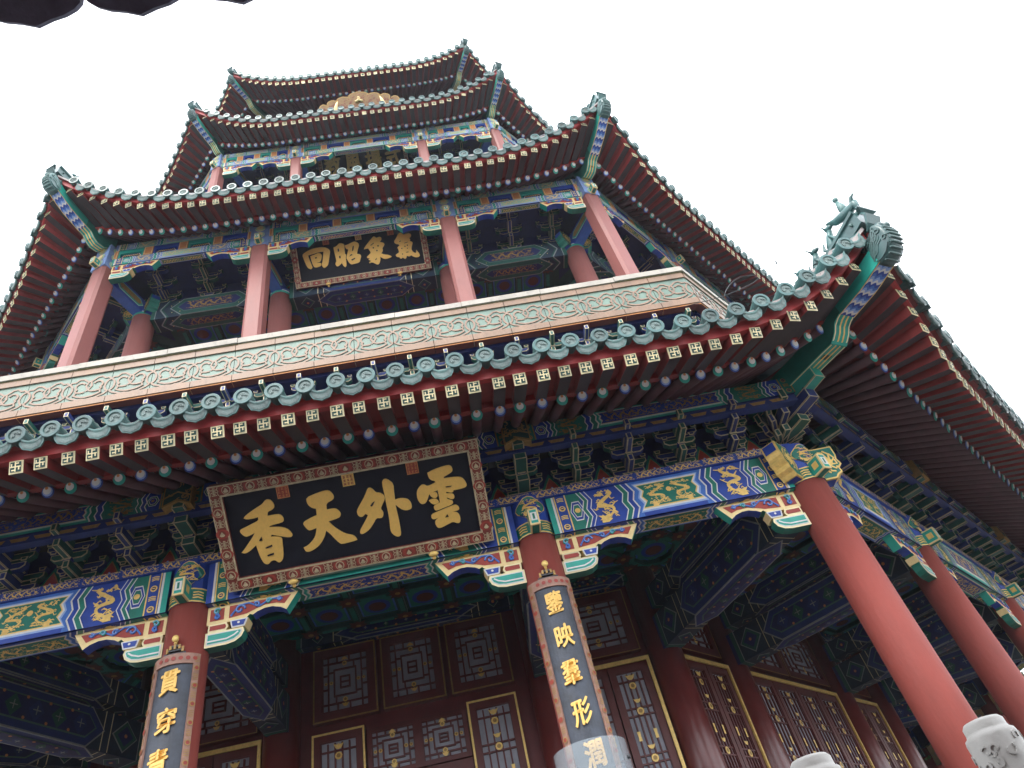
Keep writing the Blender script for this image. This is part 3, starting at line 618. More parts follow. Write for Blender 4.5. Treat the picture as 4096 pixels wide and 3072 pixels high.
def eave(E_, name, detail, ks, hip_z, wall_ap, wall_z, label=None):
    root = MB()
    # body of the eave: boards above rafters, fascia, roof skin
    X = [-E_.xc + E_.xc * 2 * j / 48 for j in range(49)]
    for k in range(8):
        for a, b in zip(X, X[1:]):
            fa, fb, ra, rb, oa, ob = E_.fly(a), E_.fly(b), E_.rnd(a), E_.rnd(b), E_.root(a), E_.root(b)
            up = lambda p, z, o=0: P3((p[0], p[1] + o, p[2] + z), k)
            root.face([up(fa, .054), up(fb, .054), up(rb, .17, -.1), up(ra, .17, -.1)], 'rafter_red')
            root.face([up(ra, .062), up(rb, .062), up(ob, .062), up(oa, .062)], 'wall_red')
            root.face([up(oa, .062), up(ob, .062), P3((ob[0] * .93, ob[1] - .55, ob[2] + .34), k), P3((oa[0] * .93, oa[1] - .55, oa[2] + .34), k)], 'wall_red')
            root.face([up(ra, .055, .02), up(rb, .055, .02), up(rb, .165, .02), up(ra, .165, .02)], 'fascia_red'); root.face([up(ra, .055, -.04), up(rb, .055, -.04), up(rb, .055, .02), up(ra, .055, .02)], 'rafter_red')
            # fascia
            root.face([up(fa, .055, .03), up(fb, .055, .03), up(fb, E_.tz - .055, .05), up(fa, E_.tz - .055, .05)], 'fascia_red'); root.face([up(fa, .055, -.03), up(fb, .055, -.03), up(fb, .055, .03), up(fa, .055, .03)], 'fascia_red')
            root.face([up(fa, E_.tz - .055, .05), up(fb, E_.tz - .055, .05), up(fb, E_.tz - .05, .1), up(fa, E_.tz - .05, .1)], 'rafter_red'); root.face([up(fa, E_.tz - .05, .1), up(fb, E_.tz - .05, .1), up(fb, E_.tz, .1), up(fa, E_.tz, .1)], 'tile_clay')
            wa = (a / E_.xc * wall_ap * T225, wall_ap, wall_z); wb = (b / E_.xc * wall_ap * T225, wall_ap, wall_z)
            lerp = lambda p, q, t, dz: P3((p[0] + (q[0] - p[0]) * t, p[1] + (q[1] - p[1]) * t, (p[2] + E_.tz) + (q[2] - p[2] - E_.tz) * t + dz), k)
            prev = None
            for t, dz in ((0, 0), (.3, -.12), (.65, -.14), (1, 0)):
                cur = (lerp((fa[0], fa[1] + .1, fa[2]), wa, t, dz * E_.rise), lerp((fb[0], fb[1] + .1, fb[2]), wb, t, dz * E_.rise))
                if prev: root.face([prev[0], prev[1], cur[1], cur[0]], 'glaze')
                prev = cur
    for k in range(8): root.face([rotk((-wall_ap * T225, -wall_ap, wall_z + .02), k), rotk((wall_ap * T225, -wall_ap, wall_z + .02), k), rotk((.01, -.02, wall_z + .02), k), rotk((-.01, -.02, wall_z + .02), k)], 'dark_void')  # unseen sheet added to seal the attic against leaking light
    body = root.build(name, tower); tag(body, label)
    fl, ti = rows(E_, .22), rows(E_, .285, .5 if E_.xc > 5.5 else 0)
    fast_t, fast_r = MB(), MB()
    fl = [x + random.uniform(-.012, .012) for x in fl]; ti = [x + random.uniform(-.008, .008) for x in ti]
    for k in ks:
        det = detail and k == 0
        for j, x in enumerate(fl):
            if det:
                m = MB(); t = g_fly(m, E_, x, 0, True); m.build('flying_rafter', body, t + V(0, 0, ZS)); m = MB(); t = g_round(m, E_, x, 0, j, True); m.build('round_rafter', body, t + V(0, 0, ZS))
            else: g_fly(fast_r, E_, x, k, detail); g_round(fast_r, E_, x, k, j, False)
        for j, x in enumerate(ti):
            if det:
                m = MB(); t = g_cap(m, E_, x, 0, True); m.build('tile_cap', body, t + V(0, 0, ZS))
                m = MB(); t = g_drip(m, E_, x + .1425, 0, .215, True); m.build('drip_tile', body, t + V(0, 0, ZS))
            else: g_cap(fast_t, E_, x, k, False); g_drip(fast_t, E_, x + .1425, k, .235, False)
    fast_r.build('rafter_row', body, kind='stuff'); fast_t.build('tile_row', body, kind='stuff')
    return body
def hip(E_, wall_r_ap, zin, q=1., name='hip_rafter', beasts=5, zc=None):
    """corner beam with its glazed dragon head, and the ridge above with its figures"""
    D = Vector((S225, -C225, 0)); S_ = Vector((C225, S225, 0)); R = lambda ap: ap / C225
    f = lambda r, s_, z: D * r + S_ * s_ + Vector((0, 0, z))
    rt = R(E_.ac); rr = R(E_.rm) + .04; ri = R(wall_r_ap) - .1; hz = zc if zc is not None else E_.zm + E_.dz * .6; h = .105 * q
    zr = E_.zm + .09 + E_.rdz * .55
    mb = MB()
    def bar(Pts, hh, w_, m, bm):   # Pts: (r, zbottom)
        rings = [[f(r, -w_, z), f(r, w_, z), f(r, w_, z + hh), f(r, -w_, z + hh)] for r, z in Pts]; ids = [mb.pts(x) for x in rings]
        for a, b in zip(ids, ids[1:]):
            for j in range(4): mb.idx((a + j, a + (j + 1) % 4, b + (j + 1) % 4, b + j), bm if j == 0 else m)
        mb.idx([ids[0] + j for j in range(4)], m); mb.idx([ids[-1] + j for j in range(4)], m)
    def under(Pts, n=.003):        # frame on the underside of a bent bar: u along, v across
        acc = [0.]
        for a, b in zip(Pts, Pts[1:]): acc.append(acc[-1] + math.hypot(b[0] - a[0], b[1] - a[1]))
        def g(u, v, nn):
            i = 0
            while i < len(acc) - 2 and u > acc[i + 1]: i += 1
            t = (u - acc[i]) / (acc[i + 1] - acc[i]); a, b = Pts[i], Pts[i + 1]; dr, dz_ = b[0] - a[0], b[1] - a[1]; l = math.hypot(dr, dz_)
            return f(a[0] + dr * t + dz_ / l * nn, v, a[1] + dz_ * t - dr / l * nn)
        return g, acc[-1]
    low = [(ri, zin), (rr - .34, zr - .04), (rr - .2, zr - .06), (rr - .1, zr - .0), (rr - .02, zr + .09), (rr + .1, zr + .12)]
    bar(low, .26, h, 'green', 'teal'); g, L = under(low)
    for v in (-.088, .088): 
        for i in range(24): mb.face([g(L * i / 24, v * q - .008, .004), g(L * (i + 1) / 24, v * q - .008, .004), g(L * (i + 1) / 24, v * q + .008, .004), g(L * i / 24, v * q + .008, .004)], 'cream')
    for v in (-.028, .028):
        for i in range(24): mb.face([g(L * i / 24, v * q - .011, .005), g(L * (i + 1) / 24, v * q - .011, .005), g(L * (i + 1) / 24, v * q + .011, .005), g(L * i / 24, v * q + .011, .005)], 'gold')
    for i in range(24): mb.face([g(L * i / 24, -.055 * q, .003), g(L * (i + 1) / 24, -.055 * q, .003), g(L * (i + 1) / 24, .055 * q, .003), g(L * i / 24, .055 * q, .003)], 'green_dark' if i % 8 < 1 else 'teal')
    hi = [(rr + .08, zr + .11), (rr + .08 + (rt - rr) * .5, (zr + hz) / 2 + .03), (rt, hz)]
    bar(hi, .2, h * .95, 'teal', 'blue'); g, L = under(hi)
    M = 5
    for i in range(M):             # cloud waves in three blues and white
        u0 = L * i / M
        for k, (o, m) in enumerate(((0, 'white'), (.25, 'blue_pale'), (.5, 'blue_mid'), (.75, 'blue'))):
            a = u0 + L / M * o; wv = lambda u, sgn: [(u + L / M * (.55 * math.cos(j / 8 * 2 * math.pi * 1.5) * .5 if False else .35 * abs(math.sin(j / 8 * math.pi * 2.5))), (-1 + 2 * j / 8) * h * .86) for j in range(9)]
            A_, B_ = wv(a, 1), wv(min(a + L / M * .27, L * .99), 1)
            for j in range(8): mb.face([g(min(A_[j][0], L), A_[j][1], .004 + k * .0005), g(min(A_[j + 1][0], L), A_[j + 1][1], .004 + k * .0005), g(min(B_[j + 1][0], L), B_[j + 1][1], .004 + k * .0005), g(min(B_[j][0], L), B_[j][1], .004 + k * .0005)], m)
    for v in (-1, 1):
        for i in range(6): mb.face([g(L * i / 6, v * h * .95, .007), g(L * (i + 1) / 6, v * h * .95, .007), g(L * (i + 1) / 6, v * h * .84, .007), g(L * i / 6, v * h * .84, .007)], 'gold')
    beam = mb.build(name, tower)
    # dragon head sleeve
    mb = MB(); q2 = q * .8
    side = [(-.03, -.03), (.08, -.045), (.2, -.02), (.3, .05), (.37, .15), (.40, .28), (.395, .4), (.36, .49), (.31, .54), (.25, .55), (.21, .5), (.22, .43), (.2, .385), (.15, .395), (.12, .44), (.07, .47), (.01, .45), (-.03, .38), (-.045, .28), (-.05, .12)]
    rings = []
    side = [(u * .8, v * .84) for u, v in side]; side = smooth_poly(side)
    for w_, t in ((-.125, .055), (-.12, .03), (-.105, .01), (-.085, .0), (.085, .0), (.105, .01), (.12, .03), (.125, .055)):
        rings.append([f(rt - .02 + u * q2, w_ * q2, hz + v * q2) for u, v in (inset(side, t) if t else side)])
    mb.loft(rings, 'glaze', True)
    for sx in (-1, 1):
        g = lambda u, v, n, s2=sx: f(rt - .02 + u * q2 * .8, s2 * (.118 + n) * q2, hz + v * q2 * .84)
        for n_ in range(5):        # mane
            mb.raised(g, [(-.02 + .04 * t + n_ * .006, .05 + n_ * .035 + .028 * t * (1 + .12 * n_) + .016 * math.sin(t * 1.6 + n_)) for t in range(8)], .02, -.01, .016, 'glaze_pale')
        for cx, cy, r, sg in ((.2, .31, .055, 1), (.06, .37, .045, -1), (.3, .38, .05, -1), (.32, .2, .045, 1)):
            mb.raised(g, [(cx + r * (1 - j / 16) * math.cos(sg * j * .6), cy + r * (1 - j / 16) * math.sin(sg * j * .6)) for j in range(12)], .018, -.01, .018, 'glaze_pale')
        mb.ball(g(.25, .44, -.01), .03 * q2, 'glaze_pale', 8, 5); mb.raised(g, [(.0, .02), (.1, .0), (.2, .02), (.3, .1)], .02, -.01, .014, 'glaze')
        mb.tube([g(.1, .42, -.03), g(.03, .5, -.02), g(-.06, .54, -.02)], [.028 * q2, .022 * q2, .008 * q2], 'glaze', 6)
    for u, v, du, dv in ((.0, .42, -.05, .05), (-.04, .34, -.05, .04)):
        for sx in (-.07, .07): mb.tube([f(rt - .02 + (u * .95 - du * .3) * q2, sx * q2, hz + v * .95 * q2), f(rt - .02 + (u + du) * q2, sx * 1.15 * q2, hz + (v + dv) * q2)], [.045 * q2, .018], 'glaze', 7)
    for u, v in ((.1, -.045), (.2, -.02), (.27, .03), (.33, .09), (.365, .15), (.385, .22), (.395, .29), (.39, .36)):      # scaled brow and beard across the outer face
        mb.tube([f(rt - .02 + (u * .8 + .006) * q2, sx * .105 * q2, hz + (v * .84 + .012 * (abs(sx) < .8)) * q2) for sx in (-1, -.5, 0, .5, 1)], [.012 * q2, .019 * q2, .022 * q2, .019 * q2, .012 * q2], 'glaze_pale', 6)
    mb.ball(f(rt + .21 * q2, 0, hz + .42 * q2), .07 * q2, 'glaze', 12, 8, (1, 1.25, 1)); mb.ball(f(rt + .29 * q2, 0, hz + .36 * q2), .05 * q2, 'glaze', 10, 6)
    hd = mb.build('dragon_head', beam)
    # ridge
    mb = MB(); zt = E_.zm + E_.dz + .13
    Pr = [(rt + .14, zt + .1), (rt - .4, zt - .0), (rt - 1.1, zt - .03), (rt - 1.9, zt + .1), (rt - 2.7, zt + .4)]
    rings = [[f(r, -.075, z), f(r, .075, z), f(r, .075, z + .16), f(r, .1, z + .17), f(r, .1, z + .21), f(r, -.1, z + .21), f(r, -.1, z + .17), f(r, -.075, z + .16)] for r, z in Pr]
    mb.loft(rings, 'glaze', False)
    for r, z in Pr[:3]:
        for sx in (-1, 1): mb.ball(f(r - .1, sx * .08, z + .08), .03, 'glaze_pale', 6, 4, (1, .6, 1))
    mb.loft([[f(rt + .1 + o, sx * hw, zt + z) for sx, o in ((-1, o0), (1, o0), (1, o0 + .03), (-1, o0 + .03))] for z, hw, o0 in [(z_ * (1 if beasts == 5 else .72), h_ * (1 if beasts == 5 else .8), o_) for z_, h_, o_ in ((-.05, .07, .0), (.0, .1, .06), (.1, .11, .12), (.18, .085, .08), (.21, .14, .12), (.235, .14, .12))]], 'glaze', False)
    ridge = mb.build('hip_ridge', tower)
    zat = lambda r: next((a[1] + (b[1] - a[1]) * (a[0] - r) / (a[0] - b[0]) for a, b in zip(Pr, Pr[1:]) if b[0] <= r <= a[0]), zt)
    for n_ in ({5: range(6), 3: range(1, 4)}.get(beasts, ())):
        r = rt + .06 - n_ * .3; z = zat(r) + .2; m = MB(); F0 = f; B_ = (r, z); rider = n_ == 0; sj = random.uniform(-.01, .01); G = 1.2
        ff = lambda r_, s_, z_: F0(B_[0] + (r_ - B_[0]) * G, s_ * G, B_[1] + (z_ - B_[1]) * G)
        if rider:
            m.tube([ff(r + .1, 0, z + .0), ff(r + .12, 0, z + .1), ff(r, 0, z + .11), ff(r - .12, 0, z + .16), ff(r - .2, 0, z + .24)], [.03, .05, .065, .05, .015], 'glaze', 8); m.tube([ff(r + .08, 0, z + .1), ff(r + .13, 0, z + .19), ff(r + .17, 0, z + .2)], [.03, .022, .01], 'glaze', 6)
            m.tube([ff(r, 0, z + .12), ff(r + .01, 0, z + .22), ff(r + .01, 0, z + .3)], [.05, .045, .02], 'glaze_pale', 8); m.ball(ff(r + .015, 0, z + .335), .034, 'glaze_pale', 8, 6)
        else:
            m.tube([ff(r - .06, sj, z), ff(r - .05, sj, z + .07), ff(r - .01, sj, z + .15), ff(r + .03, sj, z + .21)], [.055, .06, .045, .03], 'glaze', 8)
            for sx in (-1, 1): m.tube([ff(r + .045, sx * .025, z), ff(r + .03, sx * .03, z + .08), ff(r + .01, sx * .03, z + .14)], [.016, .016, .02], 'glaze', 6)
            m.tube([ff(r + .0, 0, z + .235), ff(r + .05, 0, z + .235), ff(r + .09, 0, z + .225)], [.03, .034, .016], 'glaze', 8); m.tube([ff(r - .09, 0, z + .02), ff(r - .13, 0, z + .1), ff(r - .1, 0, z + .17)], [.02, .022, .008], 'glaze', 6)
            for sx in (-1, 1): m.tube([ff(r + .01, sx * .02, z + .255), ff(r - .02 + .02 * (n_ % 2), sx * .035, z + .29 + .02 * (n_ % 3))], [.012, .004], 'glaze', 5)
        m.tube([ff(r - .08, 0, z + .004), ff(r + .08, 0, z + .004)], .028, 'glaze', 6)
        m.build('ridge_figure', ridge)
    for k in (7, 1): dup(beam, rot=R_(45 * k)); dup(ridge, rot=R_(45 * k))
    return beam
A2 = 9.4355 / 2 * K; A3 = 7.8931 / 2 * K
E1 = eave_def(11.797, .25, .646, .833, 2.5, .6, A1 + .55, 1.235, .5, 1.)
E2 = eave_def(10.3695, .22, 8.07, 1.03, 2.7, .42, A2 - .15, 8.79, .5, 1.)
E3 = eave_def(8.6668, .18, 15.62, .98, 2.2, .45, A3 - .1, 16.16, .45, 1.)
E4 = eave_def(7.9222, .16, 20.68, .72, 2.4, .4, 8.2, 21.4, .4, 1.)
eave(E1, 'lower_eave', True, FACES, 0, 11.95, 2.7, 'lowest and widest eave with key-fret rafter ends')
eave(E2, 'second_eave', True, FACES, 0, 9.6, 11.2, 'second eave above the open balcony')
eave(E3, 'third_eave', False, FACES, 0, 8.4, 18.0, 'third eave above the upper gallery')
eave(E4, 'top_eave', False, FACES, 0, .4, 27.0, 'topmost eave under the sky')
hip(E1, A1, 1.12, 1.1, beasts=5, zc=1.15); hip(E2, A2, 8.62, 1., beasts=3, zc=8.83); hip(E3, A3, 16.0, .85, beasts=0, zc=16.21); hip(E4, 8.2, 21.2, .8, beasts=0, zc=20.95)
# ------------------------------------------------------------------ balcony parapet of glazed relief tiles
SP = 10.0657; AP_ = SP / 2 * K; NT = 18
def relief_tile(x0, w_):
    mb = MB(); fr = FR(x0, AP_, 3.352); g = .004; H = .74
    mb.box(fr, g, w_ - g, 0, H, -.12, 0, 'panel_mint', bottom='wall_red')
    for a, b, n in ((0, .115, .03), (H - .115, H, .022)): mb.box(fr, g, w_ - g, a + .001, b, -.01, n, 'panel_clay')
    mb.box(fr, g, w_ - g, -.022, -.001, -.1, .012, 'orange', bottom='wall_red')
    c = w_ / 2; y0 = .125; h = H - .25
    S_ = lambda P: [(c + u * w_ * 1.04, y0 + v * h) for u, v in P]; wd = .026; T = lambda P, w2=wd: mb.raised(fr, S_(P), w2, -.002, .009, 'panel_line', 'panel_clay')
    arc = lambda cx, cy, rx, ry, a, b, n=9: [(cx + rx * math.cos(R_(a + (b - a) * j / n)), cy + ry * math.sin(R_(a + (b - a) * j / n))) for j in range(n + 1)]
    up = [(-.5, .68), (-.42, .77), (-.34, .76), (-.26, .86), (-.15, .84), (-.06, .74)]; T(up + [(.03, .7), (.06, .55), (.0, .4), (-.06, .34)]); T([(-u, v + .02) for u, v in up] + [(-.03, .7), (-.07, .55), (.0, .38), (.08, .32)])
    for sg in (-1, 1):
        T([(sg * u, v) for u, v in arc(.2, .56, .11, .14, 150, -60)]); T([(sg * u, v) for u, v in [(.26, .45), (.3, .4), (.27, .33), (.16, .31), (.08, .32)]])
        T([(sg * u, v) for u, v in [(.28, .3), (.3, .22), (.22, .16), (.13, .12), (.0, .1)]])
        T([(sg * u, v) for u, v in arc(.5, .46, .13, .24, 105, 255, 10)]); T([(sg * u, v) for u, v in [(.46, .22), (.38, .13), (.28, .08), (.2, .03), (.1, .03), (.0, .0)]])
        mb.disc(fr, c + sg * .33 * w_, y0 + .2 * h, .012, .004, 'joint_dark', 6)
    mb.disc(fr, c, y0 + .55 * h, .012, .004, 'joint_dark', 6)
    return mb.build('relief_tile', tower)
wt = SP / NT
for j in range(NT): octo(relief_tile(-SP / 2 + j * wt, wt))
mb = MB(); j = 0; x = -SP / 2 - .03
while x < SP / 2 + .02:
    l = min(random.uniform(.9, 1.3), SP / 2 + .025 - x); f = FR(x, AP_ + random.uniform(.04, .055), 4.105 + random.uniform(-.005, .005)); 
    mb.box(f, .003, l - .003, 0, .105, -.3, 0, 'cap_stone'); mb.box(f, .0, l, -.018, -.001, -.2, -.02, 'moss'); x += l
octo(mb.build('coping_stone', tower))
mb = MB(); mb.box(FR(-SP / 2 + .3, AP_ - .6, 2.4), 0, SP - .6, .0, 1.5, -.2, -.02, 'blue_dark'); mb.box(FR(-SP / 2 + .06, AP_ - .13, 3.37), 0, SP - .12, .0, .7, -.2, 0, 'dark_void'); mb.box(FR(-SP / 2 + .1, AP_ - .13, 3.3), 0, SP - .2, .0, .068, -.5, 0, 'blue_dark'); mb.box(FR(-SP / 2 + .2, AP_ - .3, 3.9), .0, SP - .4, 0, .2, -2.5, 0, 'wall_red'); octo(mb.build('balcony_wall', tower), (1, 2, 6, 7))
for j in range(20):
    octo(bracket_set(-SP / 2 + .25 + j * (SP - .5) / 19, AP_ - .4, 2.97, 'ab'[j % 2], .85, 1, 'small_bracket'))
# ------------------------------------------------------------------ open galleries of the second and third storey
def post(x, ap, w_, z0, z1, k_=0, a0=0.):
    mb = MB(); h = w_ / 2; c = h * .3; o = Vector((x, -ap, 0)); U = Vector((math.cos(a0), math.sin(a0), 0)); N = Vector((math.sin(a0), -math.cos(a0), 0))
    P = [(-h + c, h), (h - c, h), (h - c * .7, h - c * .3), (h - c * .3, h - c * .7), (h, h - c), (h, -h + c), (h - c, -h), (-h + c, -h), (-h, -h + c), (-h, h - c), (-h + c * .3, h - c * .7), (-h + c * .7, h - c * .3)]
    mb.loft([[o + U * u + N * v + Vector((0, 0, z)) for u, v in P] for z in (z0, z1)], 'post_red', False)
    for sx in (-1, 1): mb.box(AX(o, U, (0, 0, 1), N), sx * h - .06, sx * h + .06, z0 + .04, z0 + .22, -h * .8, h * .5, 'post_red')
    mb.box(AX(o, U, (0, 0, 1), N), -h - .02, h + .02, z0, z0 + .1, -h - .02, h + .02, 'post_red')
    return mb.build('gallery_post', tower)
def post_head(parent, x, ap, w_, z0, z1, a0=0.):
    mb = MB(); h = w_ / 2 + .012; o = Vector((x, -ap, 0)); U = Vector((math.cos(a0), math.sin(a0), 0)); N = Vector((math.sin(a0), -math.cos(a0), 0)); f = AX(o, U, (0, 0, 1), N)
    mb.box(f, -h, h, z0, z1, -h, h, 'blue_glare'); n = 3
    for fr in (AX(o + N * h, U, (0, 0, 1), N), AX(o + U * h, -N, (0, 0, 1), U), AX(o - U * h, N, (0, 0, 1), -U)):
        for j in range(n):
            cz = z0 + (z1 - z0) * (j + .5) / n; r = (z1 - z0) / n * .46; mb.disc(fr, 0, cz, min(h * .92, r), .003, 'gold_pale', 12, r); mb.disc(fr, 0, cz, min(h * .65, r), .009, 'mint', 10, r * .8); mb.disc(fr, 0, cz, h * .4, .015, 'gold_pale', 8)
    beam_nose(mb, AX(o + Vector((0, 0, z0)), U, (0, 0, 1), N), .05, .0, .17, h, h + .14)
    return mb.build('post_head', parent)
def inlay_board(x0, x1, ap, z0, z1, n):
    """row of recessed boxes between orange blocks"""
    mb = MB(); fr = FR(0, ap, 0); L = x1 - x0; mb.box(fr, x0, x1, z0, z1, -.12, -.04, 'blue_dark'); w_ = L / n
    for j in range(n + 1):
        c = x0 + j * w_; a, b = max(x0, c - .085), min(x1, c + .085); mb.box(fr, a, b, z0, z1, -.05, .01, 'orange'); mb.ring(fr, [(a + .01, z0 + .01), (b - .01, z0 + .01), (b - .01, z1 - .01), (a + .01, z1 - .01)], .012, .013, 'gold_pale')
    for j in range(n):
        a, b = x0 + j * w_ + .075, x0 + (j + 1) * w_ - .075; m = ('teal', 'blue')[j % 2]; H = z1 - z0
        mb.box(fr, a, b, z0 + H * .62, z1, -.05, .0, m); mb.box(fr, a, a + .05, z0, z0 + H * .62, -.05, .0, m); mb.box(fr, b - .05, b, z0, z0 + H * .62, -.05, 0, m)
        I = [(a + .08, z0 + .01), (b - .08, z0 + .01), (b - .07, z0 + H * .3), (b - .11, z0 + H * .56), (a + .11, z0 + H * .56), (a + .07, z0 + H * .3)]
        mb.decal(fr, I, -.03, 'white'); mb.decal(fr, inset(I, .015), -.022, 'gold_dim'); mb.decal(fr, inset(I, .025), -.014, 'blue_dark')
        for q in range(7): u = a + .13 + (b - a - .26) * q / 6; mb.ribbon(fr, [(u - .02, z0 + H * .2), (u, z0 + H * .35), (u + .02, z0 + H * .22)], .014, -.006, 'gold')
    return mb.build('inlay_board', tower)
def gallery(s, ap, b, zc, zb, w_, q, inner_ap, inner_z, inner_r):
    hd = .64 * q
    for x in (b, -b):
        p = post(x, ap - w_ / 2, w_, zb, zc); post_head(p, x, ap - w_ / 2, w_, zc, zc + hd); octo(p)
    p = post(s / 2 - .06, ap - w_ / 2 + .03, w_, zb, zc, 0, math.pi / 8); post_head(p, s / 2 - .06, ap - w_ / 2 + .03, w_, zc, zc + hd, math.pi / 8)
    crossing(p, s / 2 - .06, ap - w_ / 2 + .03, zc + .14, zc + hd, .5 * q, .07); octo(p)
    n0 = ap - .02
    for x0, x1, sch in ((b + w_ / 2, s / 2 - w_ * .55, 'a'), (-s / 2 + w_ * .55, -b - w_ / 2, 'a'), (-b + w_ / 2, b - w_ / 2, 'b')):
        mb = MB(); fr = FR(x0, n0, 0); L = x1 - x0; z0, z1 = zc + .06 * q, zc + .27 * q
        mb.box(fr, 0, L, z0, z1, -.13, 0, 'blue_dark'); caihua(mb, fr, L, z0, z1, 'l' + sch, 0, 'gold_pale', False, False); caihua(mb, UN(x0, n0, z0), L, .008, .125, sch, 0, 'gold', True, True); octo(mb.build('tie_beam', tower))
        octo(inlay_board(x0, x1, n0 - .002, zc + .272 * q, zc + .53 * q, 4 if sch == 'a' else 5))
        mb = MB(); z0, z1 = zc + .532 * q, zc + .74 * q; mb.box(fr, 0, L, z0, z1, -.2, 0, 'blue_dark'); caihua(mb, fr, L, z0, z1, 'l' + 'ba'[sch == 'b'], 0, 'gold_pale', False, False); octo(mb.build('eave_purlin', tower))
    for x, d in ((b + w_ / 2, 1), (b - w_ / 2, -1), (-b + w_ / 2, 1), (-b - w_ / 2, -1), (s / 2 - .06 - w_ * .5, -1), (-s / 2 + .06 + w_ * .5, 1)): octo(carved_bracket(n0 - .06, x, d, zc + .058 * q, .92 * q))
    # inner ring: round columns, big beams, bracket sets in the shade, coffered ceiling
    si = inner_ap * T225 * 2; bi = b * .93
    for x in (bi, -bi, si / 2):
        cc = column_at(x, -inner_ap, 'inner_column', inner_r, zb - .3, inner_z, 'post_red'); mb = MB(); N = 18
        mb.loft([[(x + (inner_r + .006) * math.cos(2 * math.pi * j / N), -inner_ap + (inner_r + .006) * math.sin(2 * math.pi * j / N), z) for j in range(N)] for z in (inner_z, inner_z + .06, inner_z + .08, inner_z + .16)], 'teal', True, True, ['teal', 'white', 'blue']); mb.build('column_head', cc); 
        if x == si / 2: crossing(cc, x, -inner_ap, inner_z + .02, inner_z + .4, .4, .09, 1, True)
        octo(cc)
        # connecting beam from post to inner column
        mb = MB(); tx, ty = (s / 2, ap) if x == si / 2 else (x / .93, ap); p0 = Vector((x, -inner_ap, inner_z + .05)); p1 = Vector((tx, -ty + .2, inner_z + .05)); N = (p1 - p0).normalized(); U = N.cross(Vector((0, 0, 1))); f = AX(p0, U, (0, 0, 1), N); l = (p1 - p0).length
        mb.box(f, -.1, .1, 0, .34, 0, l, 'blue', bottom='blue_mid')
        for sx in (-1, 1): g = lambda u, v, n, F=f, q_=sx: F(q_ * (.1 + n), v, u); hexa = [(l * .2, .17), (l * .3, .06), (l * .8, .06), (l * .9, .17), (l * .8, .28), (l * .3, .28)]; mb.decal(g, hexa, .003, 'mint'); mb.decal(g, inset(hexa, .02), .009, 'teal'); mb.decal(g, inset(hexa, .045), .015, 'gold_dim')
        octo(mb.build('cross_beam', tower))
    for x0, x1, sch in ((bi + inner_r, si / 2 - inner_r, 'h'), (-si / 2 + inner_r, -bi - inner_r, 'h'), (-bi + inner_r, bi - inner_r, 'd')):
        mb = MB(); z0, z1 = inner_z - .2, inner_z + .3; fr = FR(x0, inner_ap + .16, 0); L = x1 - x0; mb.box(fr, 0, L, z0, z1, -.32, 0, 'blue_dark')
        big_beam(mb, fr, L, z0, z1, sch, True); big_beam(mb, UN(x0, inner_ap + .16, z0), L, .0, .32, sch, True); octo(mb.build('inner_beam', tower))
    nb = 9
    for j in range(nb + 1): octo(bracket_set(-si / 2 + .35 + (si - .7) * j / nb, inner_ap + .02, inner_z + .38, 'ab'[j % 2], 1.1, 2, 'inner_bracket'))
    octo(flame_wall(-si / 2, si / 2, inner_ap - .02, inner_z + .37, 10, .35, 'inner_flame_board'))
    coffer(inner_ap - .2, inner_ap - 2.4, inner_z + .1, -si / 2 + .3, si / 2 - .3, .62)
    mb = MB(); mb.box(FR(-si * .5, inner_ap - 2.4, 0), 0, si, zb - .5, inner_z + .6, -.1, 0, 'wall_red'); octo(mb.build('inner_wall', tower), (1, 2, 6, 7))
    mb = MB()
    for k in range(8): mb.face([rotk((-ap * T225, -ap + .25, inner_z + .86), k), rotk((ap * T225, -ap + .25, inner_z + .86), k), rotk((.2, -.5, inner_z + .86), k), rotk((-.2, -.5, inner_z + .86), k)], 'blue_dark')
    mb.build('gallery_soffit', tower)
